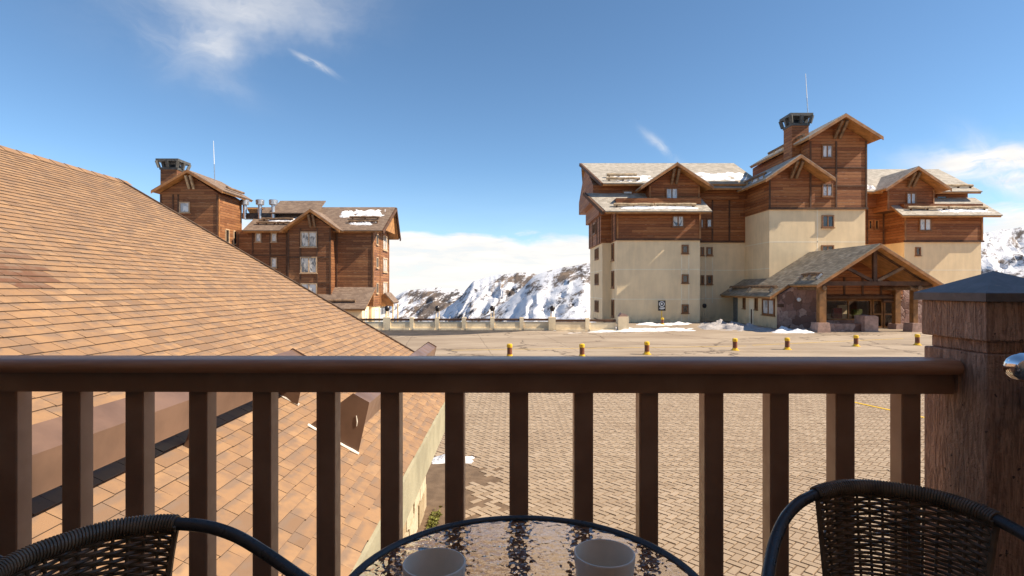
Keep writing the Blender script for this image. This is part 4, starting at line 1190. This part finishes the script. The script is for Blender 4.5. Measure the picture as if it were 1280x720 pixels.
snow_heap([gnd(962, 416.5), gnd(1022, 417.2), gnd(1014, 413.4), gnd(966, 412.8)], 0.28, 2.0, 'snow', 'bright white snow strip at the foot of the red stone wall')
snow_heap([gnd(700, 417), gnd(886, 413.8), gnd(868, 409.5), gnd(762, 411.3)], 0.16, 3.0, 'snow', 'long white snow strip in front of the parapet end and hotel wall', 50)
snow_heap([gnd(788, 407.5), gnd(872, 407), gnd(868, 404), gnd(790, 404)], 0.14, 4.0, 'snow', 'thin snow strip around the bollard under the black sign', 40)
snow_heap([gnd(690, 414.6), gnd(772, 412.4), gnd(772, 411.0), gnd(690, 413.0)], 0.10, 6.0, 'snow', 'thin snow line at the foot of the cream parapet near the hotel', 40)
snow_heap([gnd(534, 581), gnd(604, 582), gnd(600, 569), gnd(536, 570)], 0.10, 5.0, 'snow', 'small snow heap on the pavers behind the stone wall corner', 30)

# ------------------------------------------------------------------ paved yard: herringbone pavers
PV = MB(); PV.quad((-4, 4.5, -0.008), (19, 4.5, -0.008), (19, 17.2, -0.008), (-4, 17.2, -0.008))
yard = tag(PV.build('paved_yard', 'sand'), kind='structure')
BASE[yard.name] = Vector((0, 0, 0))
A = 0.10; GAP = 0.009
def paver_geo(mb, cx, cy, ang, zt, tn, la=2 * A - GAP, lb=A - GAP):
    c, s_ = math.cos(ang), math.sin(ang)
    def P(u, v, z): return (cx + u * c - v * s_, cy + u * s_ + v * c, z)
    h0, h1 = la / 2, lb / 2; b = 0.006
    t0 = [(-h0 + b, -h1 + b), (h0 - b, -h1 + b), (h0 - b, h1 - b), (-h0 + b, h1 - b)]
    b0 = [(-h0, -h1), (h0, -h1), (h0, h1), (-h0, h1)]
    mb.quad(*[P(u, v, zt) for u, v in t0], tint=tn)
    for k in range(4):
        j = (k + 1) % 4
        mb.quad(P(*b0[k], zt - 0.028), P(*b0[j], zt - 0.028), P(*t0[j], zt), P(*t0[k], zt), tint=tn * 0.6)
pv = []
ang0 = R(-45)
ca, sa = math.cos(ang0), math.sin(ang0)
def in_view(x, y, z, mx=25):
    if y < 0.3: return False
    px = 640 + x / y * F; py = 360 + (CAMZ - z) / y * F
    return -mx < px < 1280 + mx and -mx < py < 720 + mx
NN = 142
for i in range(-NN, NN):
    for j in range(-NN, NN):
        kk = (i - j) % 4
        if kk == 0: u, v, an = i + 1.0, j + 0.5, 0
        elif kk == 3: u, v, an = i + 0.5, j + 1.0, R(90)
        else: continue
        u *= A; v *= A
        x = 7.5 + u * ca - v * sa; y = 10.8 + u * sa + v * ca
        if not (-3.6 < x < 18.5 and 4.7 < y < 17.0): continue
        if x < -0.75 + 0.25 * noise.noise((y * 2, 0, 0)): 
            if y < 10.3: continue
        # bare earth near the stone wall
        dw = noise.noise((x * 2.1, y * 1.6, 3)) + noise.noise((x * 6, y * 5, 8)) * 0.5
        if y < 9.6 and x < 0.35 and dw + (-0.12 - x) * 0.8 - (y - 8) * 0.08 > 0.22: continue
        if not in_view(x, y, 0, 120): continue
        pv.append((x, y, an + ang0, random.gauss(0, 0.002), min(1, max(0, random.gauss(0.55, 0.22)))))
pv.sort(key=lambda q: (0 if (in_view(q[0], q[1], 0, 0) and not (q[1] > 0 and 440 < 360 + CAMZ / q[1] * F < 490)) else 1, q[0] ** 2 + q[1] ** 2))
variants = []
for k in range(10):
    m = MB(); paver_geo(m, 0, 0, 0, 0.0, 0.12 + 0.085 * k)
    o = m.build('paver', 'paver', yard); variants.append(o.data); 
    if k: bpy.data.objects.remove(o)
    else: first = o
for n_, (x, y, an, dz_, tn) in enumerate(pv[:300]):
    o = first if n_ == 0 else bpy.data.objects.new('paver', variants[min(9, int(tn * 10))])
    if n_: COL.objects.link(o); o.parent = yard
    o.location = (x, y, dz_); o.rotation_euler = (random.gauss(0, 0.006), random.gauss(0, 0.006), an)
m = MB()
for (x, y, an, dz_, tn) in pv[300:]: paver_geo(m, x, y, an, dz_, tn)
tag(m.build('paver_field', 'paver', yard), kind='stuff')
m = MB(); xx = 0.4
while xx < 16:
    m.box(xx, xx + 1.17, 9.40, 9.47, -0.02, 0.006 + random.gauss(0, 0.001)); xx += 1.2
m.build('drain_strip', 'plaza_concrete', yard)
tag(wbox(None, 'kerb_strip', 'concrete_fascia', -6, 20, 17.0, 17.22, -0.1, 0.012), kind='structure')
lb = MB(); paver_geo(lb, 0, 0, 0, 0.05, 0.2); 
lbo = lb.build('loose_brick', 'red_stone'); lbo.location = (-1.05, 6.95, 0.0); lbo.rotation_euler = (0.1, 0.2, 0.6)
tag(lbo, 'loose reddish brick lying on bare earth at the foot of the stone wall', 'brick')

# ------------------------------------------------------------------ neighbouring house with the big shingle roof
RZ = R(0.58)
NB = thing('shingled_house', 'neighbouring house with big tan shingle roof, concrete eave and low stone wall', 'house', (0, 0, 0), RZ, local=True)
TH = math.atan(0.586); CC, SS = math.cos(TH), math.sin(TH)
EX, EZ, YC = -0.75, CAMZ - 1.37, 8.4
RIDGE_S = 5.12 / CC
def rp(s_, y, h=0.0):
    return Vector((EX - s_ * CC + h * SS, y, EZ + s_ * SS + h * CC))
Y0 = 0.2
m = MB()
m.prism([rp(0, Y0), rp(RIDGE_S, Y0), rp(RIDGE_S, Y0) + Vector((-5.2, 0, -3.0)), rp(RIDGE_S, Y0) + Vector((-5.2, 0, -3.2)), rp(RIDGE_S, Y0, -0.2), rp(0, Y0, -0.2)][::-1], (0, YC - Y0, 0))
roof = m.build('roof', 'underlay', NB)
e = 0.084
tabs = []
s_ = 0.0; row = 0
while s_ < RIDGE_S - 0.02:
    y = Y0 - random.random() * 0.3
    while y < YC:
        w = random.choice((0.10, 0.12, 0.14, 0.17, 0.205))
        y1 = min(y + w, YC + 0.02)
        if y1 - y > 0.03 and y1 > Y0: tabs.append((s_ + random.gauss(0, 0.0018), y, y1))
        y += w
    s_ += e; row += 1
def tab_geo(mb, s0, ya, yb, tn):
    g_ = 0.0016
    ya += g_; yb -= g_
    hb = 0.0095 + random.uniform(0, 0.003); ht = 0.002
    s1 = s0 + e + 0.012
    a, b, c, d_ = rp(s0, ya, hb), rp(s0, yb, hb), rp(s1, yb, ht), rp(s1, ya, ht)
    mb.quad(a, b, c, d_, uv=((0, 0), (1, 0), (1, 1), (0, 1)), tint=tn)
    a2, b2 = rp(s0, ya, 0), rp(s0, yb, 0)
    mb.quad(a2, b2, b, a, uv=((0, 0),) * 4, tint=tn, mi=1)
    mb.quad(rp(s1, ya, 0), a2, a, d_, uv=((0, 0),) * 4, tint=tn, mi=1)
    mb.quad(b2, rp(s1, yb, 0), c, b, uv=((0, 0),) * 4, tint=tn, mi=1)
def vis_key(t_):
    c = rp(t_[0] + e / 2, (t_[1] + t_[2]) / 2)
    px = 640 + c.x / c.y * F; py = 360 + (CAMZ - c.z) / c.y * F
    iv = 0 < px < 1280 and py < 715 and not (441 < py < 492)
    return (0 if iv else 1, c.y)
tabs.sort(key=vis_key)
rest = MB()
for n_, (s0, ya, yb) in enumerate(tabs):
    tn = min(0.96, max(0, random.gauss(0.56, 0.17)))
    if random.random() < 0.10: tn = random.uniform(0.0, 0.2)
    c = rp(s0 + e / 2, (ya + yb) / 2)
    if abs(c.y - 3.72) < 0.30 and abs(c.x + 3.36) < 0.26 and noise.noise((c.x * 9, c.y * 4, 1)) > -0.12: tn = 1.0
    if n_ < 300:
        mm = MB(); tab_geo(mm, s0, ya, yb, tn)
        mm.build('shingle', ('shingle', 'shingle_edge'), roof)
    else: tab_geo(rest, s0, ya, yb, tn)
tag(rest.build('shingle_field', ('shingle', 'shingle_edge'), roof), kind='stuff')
# ridge caps
y = Y0
while y < YC:
    m = MB(); t_ = RIDGE_S
    a, b = rp(t_ - 0.12, y, 0.016), rp(t_ - 0.12, y + 0.26, 0.010)
    c, d_ = rp(t_, y + 0.26, 0.022), rp(t_, y, 0.028)
    m.quad(a, b, c, d_, uv=((0, 0), (1, 0), (1, 1), (0, 1)), tint=random.uniform(0.2, 0.8))
    m.quad(d_, c, c + Vector((-0.11, 0, -0.07)), d_ + Vector((-0.11, 0, -0.07)), uv=((0, 0), (1, 0), (1, 1), (0, 1)), tint=0.4)
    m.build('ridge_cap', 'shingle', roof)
    y += 0.24
# rake edge
m = MB(); m.obox(rp(-0.02, YC + 0.022, -0.02), rp(RIDGE_S, YC + 0.022, -0.02), 0.03, 0.10, up=(0, 0, 1)); m.build('rake_trim', 'shingle_edge', NB)
# concrete eave beam
for k in range(5):
    ya = Y0 + (YC - Y0) * k / 5; yb = Y0 + (YC - Y0) * (k + 1) / 5 - 0.004
    m = MB(); m.prism([(EX + 0.02, ya, EZ - 0.012), (EX + 0.02, ya, EZ - 0.33), (EX - 0.22, ya, EZ - 0.33), (EX - 0.22, ya, EZ - 0.012 + 0.1)], (0, yb - ya, 0)); m.build('eave_beam', 'concrete_fascia', NB)
# wall core and stones
WX = -1.15; WY1 = 7.9
wbox(NB, 'wall', 'mortar', -9.0, WX - 0.03, 0.6, WY1 - 0.03, -0.05, EZ - 0.1)
yy = 4.6; rows = [(-0.05, 0.30), (0.30, 0.62), (0.62, 0.95), (0.95, 1.30), (1.30, 1.52)]
for (z0, z1) in rows:
    y = 4.4 + random.random() * 0.3
    while y < WY1 - 0.02:
        w = random.uniform(0.22, 0.5); y1 = min(WY1 + 0.015, y + w)
        if WY1 - y1 < 0.12: y1 = WY1 + 0.015
        g_ = 0.012; pr = random.uniform(0.0, 0.035)
        j = lambda: random.uniform(-0.022, 0.022)
        m = MB()
        poly = [(WX - 0.06, y + g_, z0 + g_ + j()), (WX - 0.06, y1 - g_, z0 + g_ + j()), (WX - 0.06, y1 - g_ + (j() if y1 < WY1 else 0), z1 - g_ + j()), (WX - 0.06, y + g_ + j(), z1 - g_ + j())]
        m.prism(poly, (0.06 + pr, 0, 0))
        tn = random.random()
        m.t = {q: tn for q in range(len(m.f))}
        m.build('stone', 'cream_stone', NB)
        y = y1
# moss tuft at foot
m = MB()
for k in range(260):
    c = Vector((WX + 0.05 + random.random() * 0.12, 7.35 + random.gauss(0, 0.15), 0.0)); h_ = random.uniform(0.008, 0.035); a_ = random.random() * 6.28
    t_ = Vector((math.cos(a_), math.sin(a_), 0)) * 0.012
    m.quad(c - t_, c + t_, c + t_ * 0.3 + Vector((random.gauss(0, 0.02), random.gauss(0, 0.02), h_)), c - t_ * 0.3 + Vector((random.gauss(0, 0.02), random.gauss(0, 0.02), h_)))
tag(m.build('moss_tuft', 'moss'), 'green moss at the foot of the stone wall', 'moss', kind='stuff')
# sheet-metal snow barriers on the roof
def barrier(sR, ya, yb):
    R_ = rp(sR, 0, 0.012); Lp = rp(sR + 0.40, 0, 0.012)
    T_ = R_ + Vector((0.080, 0, 0.365)); A_ = R_ + Vector((-0.035, 0, 0.43))
    sec = [R_, T_, A_, Lp]
    i_ = 0.012
    bs = [T_ + Vector((-i_ * 0.6, 0, -i_)), A_ + Vector((0, 0, -i_)), A_ + Vector((-0.036, 0, -0.17)), T_ + Vector((-0.038, 0, -0.16))]
    m = MB()
    m.prism([p + Vector((0, ya + 0.006, 0)) for p in bs], (0, yb - ya - 0.012, 0))
    b = m.build('snow_barrier', 'brown_sheet', NB)
    for yy in (ya, yb - 0.005):
        m = MB(); m.prism([p + Vector((0, yy, 0)) for p in sec], (0, 0.006, 0)); m.build('end_plate', 'brown_sheet', b)
    n = int((yb - ya) / 1.3)
    for k in range(1, n + 1):
        yy = ya + (yb - ya) * k / (n + 1)
        m = MB(); m.obox(rp(sR + 0.10, yy, 0.0), bs[2].lerp(bs[3], 0.5) + Vector((0, yy, 0.02)), 0.05, 0.03, up=(0, 1, 0)); m.build('bracket', 'brown_sheet', b)
    for yy in (ya - 0.008, yb + 0.006):
        m = MB(); m.tube([rp(sR - 0.006, yy, 0.016)] + [rp(sR + 0.41 * q / 8, yy + random.gauss(0, 0.004), 0.013) for q in range(1, 8)] + [rp(sR + 0.41, yy, 0.014)], [0.009 + 0.004 * random.random() for q in range(9)], 6); m.build('sealant_bead', 'sealant', b, smooth=True)
    m = MB()
    c_ = R_.lerp(T_, 0.62) + Vector((-0.06, ya - 0.002, 0.0))
    m.tube([c_ + Vector((0, 0, -0.03)), c_ + Vector((0.004, 0, 0.0)), c_ + Vector((-0.002, 0, 0.045))], [0.003, 0.005, 0.003], 5); m.build('sealant_drip', 'sealant', b)
    return b
def s_at(xv): return (-xv + EX) / CC
barrier(s_at(-1.06), 3.95, 7.75)
barrier(s_at(-1.57), 0.4, 4.17)

# ------------------------------------------------------------------ own building behind the camera: unseen shade wall and balcony floor
m = MB()
m.box(-14, 4.9, -1.2, -0.75, -0.05, 6.6); m.box(4.9, 26, -1.2, -0.75, -0.05, 15.2)  # unseen; heights set to keep sun off the balcony, colour to bounce warm light
tag(m.build('sun_block_facade', 'unseen_facade'), kind='structure')
FLZ = CAMZ - 1.184
BR = R(-0.83)     # the balcony is turned very slightly against the view axis
def BW(x, y, z=0.0):
    return (x * math.cos(BR) - y * math.sin(BR), x * math.sin(BR) + y * math.cos(BR), z)
def bthing(name, label, cat, x, y, z, rz=0.0, group=None):
    return thing(name, label, cat, BW(x, y, z), BR + rz, group, local=True)
m = MB(); m.box(-2.6, 1.40, -0.74, 1.56, -0.16, 0.0)
fl = m.build('balcony_floor', 'floor_tile'); fl.location = (0, 0, FLZ); fl.rotation_euler = (0, 0, BR); tag(fl, kind='structure')

# railing
RL = bthing('balcony_railing', 'dark brown balcony railing with wide handrail and square balusters across the picture', 'railing', 0, 1.46, FLZ)
zt = 1.184 - 0.183
prof = []
for k in range(9):
    a = R(90 + 180 * k / 8)
    prof.append((-0.044 + 0.018 * math.cos(a), zt - 0.018 + 0.018 * math.sin(a)))
prof += [(0.05, zt - 0.036), (0.062, zt - 0.026), (0.062, zt - 0.012), (0.045, zt - 0.002)]
m = MB(); m.prism([(-2.6, y, z) for y, z in prof][::-1], (2.6 + 1.107, 0, 0))
m.build('handrail', 'handrail', RL, smooth=True)
m = MB(); m.box(-2.6, 1.107, -0.028, 0.028, zt - 0.088, zt - 0.0375); m.build('top_beam', 'rail_paint', RL)
m = MB(); m.box(-2.6, 1.107, -0.022, 0.022, 0.07, 0.115); m.build('bottom_rail', 'rail_paint', RL)
bal = None
for k in range(-15, 7):
    x = -0.003 + k * 0.1692
    if x > 1.08: continue
    if bal is None:
        m = MB(); w = 0.0248; cbev = 0.003
        poly = [(-w + cbev, -w, 0.115), (w - cbev, -w, 0.115), (w, -w + cbev, 0.115), (w, w - cbev, 0.115), (w - cbev, w, 0.115), (-w + cbev, w, 0.115), (-w, w - cbev, 0.115), (-w, -w + cbev, 0.115)]
        m.prism(poly, (0, 0, zt - 0.088 - 0.115)); bal = m.build('baluster', 'rail_paint', RL); o = bal
    else:
        o = bal.copy(); COL.objects.link(o)
    o.location = (x, 0.012, 0)
# corner post
PX0, PY0 = 1.106, 1.33
PO = bthing('corner_post', 'thick rough brown timber corner post with grey pyramid metal cap', 'post', PX0 + 0.1075, PY0 + 0.1075, FLZ)
def ring_box(h0, z0, z1, name, mat, rough_=0.0):
    m = MB(); m.box(-h0, h0, -h0, h0, z0, z1)
    o = m.build(name, mat, PO)
    bv = o.modifiers.new('edge', 'BEVEL'); bv.width = 0.004; bv.segments = 2
    return o
zc = 1.184
hb = 0.1075
ring_box(hb - 0.004, 0.0, zc - 0.158, 'shaft', 'rough_sawn')
ring_box(hb - 0.016, zc - 0.158, zc - 0.127, 'neck', 'rough_sawn')
ring_box(hb, zc - 0.127, zc - 0.032, 'head_block', 'rough_sawn')
m = MB(); h = hb + 0.012; zb = zc - 0.032
V = [(-h, -h), (h, -h), (h, h), (-h, h)]
for k in range(4):
    j = (k + 1) % 4
    m.quad((*V[k], zb), (*V[j], zb), (*V[j], zb + 0.020), (*V[k], zb + 0.020))
    i = len(m.v); m.v += [Vector((*V[k], zb + 0.020)), Vector((*V[j], zb + 0.020)), Vector((0, 0, zb + 0.076))]; m.f.append((i, i + 1, i + 2))
m.quad(*[(*q, zb) for q in V[::-1]])
m.build('cap', 'post_cap', PO)
# side railing coming back towards the building
SR = bthing('side_railing', 'dark side rail running from the corner post toward the viewer at right edge', 'railing', PX0 + 0.1075, PY0 - 0.002, FLZ)
m = MB(); m.box(0.0 - 0.03, 0.03, -1.9, 0.0, zt - 0.10, zt - 0.050); m.build('top_beam', 'rail_paint', SR)
m = MB(); m.box(-0.022, 0.022, -1.9, 0.0, 0.07, 0.115); m.build('bottom_rail', 'rail_paint', SR)
sb = None
for k in range(11):
    if sb is None:
        m = MB(); m.box(-0.0245, 0.0245, -0.0245, 0.0245, 0.115, zt - 0.10); sb = m.build('baluster', 'rail_paint', SR); o = sb
    else: o = sb.copy(); COL.objects.link(o)
    o.location = (0, -0.12 - k * 0.169, 0)
# chrome handle
c = at(1279, 459, 1.16)
CH = thing('chrome_handle', 'shiny rounded chrome tube end resting on the side rail at right edge', 'handle', tuple(c), R(18), local=True)
m = MB()
prof = [(-0.030, 0.004), (-0.0285, 0.014), (-0.022, 0.024), (-0.010, 0.030), (0.0, 0.0315), (0.22, 0.0315)]
m.tube([(x, 0, 0) for x, r in prof], [r for x, r in prof], 28); m.build('tube', 'chrome', CH, smooth=True)
m = MB(); m.tube([(0.0, -0.030, 0.0), (0.0, -0.0325, 0.0)], 0.012, 18); m.build('bolt', 'dark_metal', CH, smooth=True)

# ------------------------------------------------------------------ table and cups
TZ = 1.184 - 0.484
TB = thing('patio_table', 'small round patio table with rippled glass top between the two chairs', 'table', (0.02, 0.875, FLZ), 0, local=True)
m = MB(); m.lathe([(0.0, TZ - 0.006), (0.286, TZ - 0.006), (0.286, TZ), (0.0, TZ)], n=72); m.build('glass_top', 'rippled_glass', TB, smooth=True)
m = MB()
rp_ = [(0.293 + 0.008 * math.cos(2 * math.pi * k / 12), TZ - 0.003 + 0.008 * math.sin(2 * math.pi * k / 12)) for k in range(12)]
m.lathe(rp_, n=72, closed=True); m.build('rim', 'chair_tube', TB, smooth=True)
for k in range(4):
    a = R(45 + 90 * k)
    d_ = Vector((math.cos(a), math.sin(a), 0))
    m = MB(); m.tube(smooth_path([d_ * 0.27 + Vector((0, 0, TZ - 0.02)), d_ * 0.22 + Vector((0, 0, TZ - 0.2)), d_ * 0.15 + Vector((0, 0, 0.36)), d_ * 0.22 + Vector((0, 0, 0.1)), d_ * 0.27]), 0.011, 10); m.build('leg', 'chair_tube', TB, smooth=True)
def cup(px, py, label):
    Yc = 0.394 * F / (py - 360)
    t = thing('cup', label, 'cup', ((px - 640) / F * Yc, Yc, FLZ + TZ + 0.001), 0, 'two beige cups', local=True)
    ro, hh, w = 0.0455, 0.089, 0.0032
    prof = [(0.0, 0.0), (0.030, 0.0), (0.034, 0.004), (0.0375, 0.02), (0.0415, 0.05), (ro, hh - 0.002), (ro - 0.001, hh), (ro - w + 0.0006, hh), (ro - w, hh - 0.002), (0.0375, 0.05), (0.033, 0.02), (0.029, 0.009), (0.0, 0.008)]
    m = MB(); m.lathe(prof, n=56); m.build('bowl', 'ceramic', t, smooth=True)
    return t
cup(543, 702.5, 'beige ceramic cup on the left of the glass table')
cup(755.5, 690.5, 'beige ceramic cup on the right of the glass table')

# ------------------------------------------------------------------ wicker chairs
def make_chair(label):
    t = thing('wicker_chair', label, 'chair', group='black wicker bistro chairs', local=True)
    half = [(0.0, 0.28, 0.714), (0.055, 0.275, 0.7135), (0.105, 0.256, 0.711), (0.145, 0.225, 0.707), (0.1665, 0.20, 0.703), (0.20, 0.155, 0.693), (0.228, 0.105, 0.673), (0.247, 0.045, 0.645), (0.257, -0.03, 0.617), (0.26, -0.12, 0.592), (0.257, -0.19, 0.570), (0.251, -0.232, 0.53), (0.247, -0.243, 0.46), (0.243, -0.245, 0.25), (0.24, -0.25, 0.005)]
    path = smooth_path([(-u, v, z) for u, v, z in half[:0:-1]] + half, 6)
    m = MB(); m.tube(path, 0.0125, 14); m.build('frame', 'chair_tube', t, smooth=True)
    # wrapped part of the top rail
    top = smooth_path([(-u, v, z) for u, v, z in half[4:0:-1]] + half[:5], 14)
    L_ = [0]
    for a, b in zip(top, top[1:]): L_.append(L_[-1] + (b - a).length)
    def tp(s_):
        s_ = max(0, min(L_[-1], s_))
        for k in range(len(top) - 1):
            if s_ <= L_[k + 1]:
                return top[k].lerp(top[k + 1], (s_ - L_[k]) / (L_[k + 1] - L_[k]))
        return top[-1]
    m = MB(); pitch = 0.0058; turns = int(L_[-1] / pitch)
    hel = []
    for k in range(turns * 10 + 1):
        s_ = k / 10 * pitch; p = tp(s_); q = tp(s_ + 0.004); o_ = tp(s_ - 0.004)
        d_ = (q - o_).normalized(); a = d_.cross(Vector((0, 0, 1))).normalized(); b = a.cross(d_)
        an = 2 * math.pi * k / 10
        hel.append(p + (a * math.cos(an) + b * math.sin(an)) * 0.0152)
    m.tube(hel, 0.0031, 5); m.build('wicker_wrap', 'wicker', t, smooth=True)
    # woven back: from the rail down to the seat
    TL = L_[-1]
    def surf(u, v):      # u along 0..1, v 0 top .. 1 bottom
        p = tp(u * TL)
        c = Vector((p.x * 0.86, 0.19 + (p.y - 0.20) * 0.75, 0.445))
        q = p.lerp(c, v)
        q += Vector((0, 1, 0)) * (0.018 * math.sin(math.pi * v))
        return q
    def nrm(u, v):
        return ((surf(min(1, u + .01), v) - surf(max(0, u - .01), v)).cross(surf(u, min(1, v + .01)) - surf(u, max(0, v - .01)))).normalized()
    NS = 15
    m = MB()
    for k in range(NS):
        u = 0.012 + 0.976 * k / (NS - 1)
        m.tube([surf(u, v / 8) for v in range(9)], 0.0032 if 0 < k < NS - 1 else 0.0065, 6)
    m.build('stake', 'wicker', t, smooth=True)
    m = MB(); rows_ = 29
    rnd = random.Random(3)
    for r_ in range(rows_):
        v = 0.045 + 0.93 * r_ / (rows_ - 1)
        pts = []
        M_ = (NS - 1) * 4
        ph = rnd.uniform(-0.002, 0.002)
        for k in range(M_ + 1):
            u = 0.012 + 0.976 * k / M_
            w = math.cos(math.pi * k / 4) * (1 if r_ % 2 else -1)
            vv = v + ph + 0.006 * noise.noise((u * 14, r_ * 0.7, 1)) + 0.004 * w
            pts.append(surf(u, max(0.02, min(1, vv))) + nrm(u, max(0.02, min(0.98, v))) * (0.0054 * w))
        m.tube(pts, [0.0039 + 0.0006 * noise.noise((k * .2, r_, 4)) for k in range(M_ + 1)], 6)
    m.build('back_weave', 'wicker', t, smooth=True)
    # seat
    def seat_r(a):
        return 0.215 + 0.02 * math.cos(4 * a + math.pi)
    ring = [Vector((seat_r(2 * math.pi * k / 40) * math.cos(2 * math.pi * k / 40), seat_r(2 * math.pi * k / 40) * math.sin(2 * math.pi * k / 40), 0.44)) for k in range(41)]
    m = MB(); m.tube(ring, 0.013, 10, cap=False); m.build('seat_ring', 'wicker', t, smooth=True)
    m = MB()
    for k in range(34):
        y = -0.20 + 0.40 * k / 33
        hw = 0.0
        for q in range(60):
            x = q * 0.004
            if math.hypot(x, y) < seat_r(math.atan2(y, x)) - 0.004: hw = x
        if hw < 0.02: continue
        pts = [Vector((-hw + 2 * hw * q / 24, y, 0.445 + 0.004 * math.cos(math.pi * (-hw + 2 * hw * q / 24) / 0.03 + k * math.pi) - 0.012 * (1 - (y / 0.2) ** 2))) for q in range(25)]
        m.tube(pts, 0.0045, 5)
    for k in range(15):
        x = -0.19 + 0.38 * k / 14; hw = math.sqrt(max(0, 0.205 ** 2 - x * x))
        m.tube([(x, -hw, 0.442), (x, 0, 0.432), (x, hw, 0.442)], 0.004, 5)
    m.build('seat_weave', 'wicker', t, smooth=True)
    for sx in (-1, 1):
        m = MB(); m.tube(smooth_path([(sx * 0.15, 0.16, 0.43), (sx * 0.17, 0.20, 0.25), (sx * 0.19, 0.245, 0.005)]), 0.0115, 10); m.build('leg', 'chair_tube', t, smooth=True)
        m = MB(); m.tube([(sx * 0.246, -0.243, 0.43), (sx * 0.19, -0.06, 0.43), (sx * 0.16, 0.15, 0.425)], 0.010, 8); m.build('seat_rail', 'chair_tube', t, smooth=True)
    m = MB(); m.tube([(-0.245, -0.243, 0.415), (0.245, -0.243, 0.415)], 0.010, 8); m.build('stretcher', 'chair_tube', t, smooth=True)
    return t
def place_chair(t, ox, oy, fx, fy, label):
    # chair faces -v; local +v points backward, so rotate local -Y onto (fx, fy)
    t.location = (ox, oy, FLZ); t.rotation_euler = (0, 0, math.atan2(fx, -fy)); t['label'] = label
ch = make_chair('black wicker armchair at the lower right in front of the corner post')
place_chair(ch, 0.857 - 0.45 * 0.2, 1.218 - 0.89 * 0.2, -0.45, -0.89, ch['label'])
c2 = copy_tree(ch); place_chair(c2, -0.581, 0.89, 0.88, -0.47, 'black wicker armchair at the lower left, turned toward the glass table')
c3 = copy_tree(ch); place_chair(c3, -1.325, 0.977, 1.0, 0.0, 'black chair whose tube arm just shows at the left picture edge')
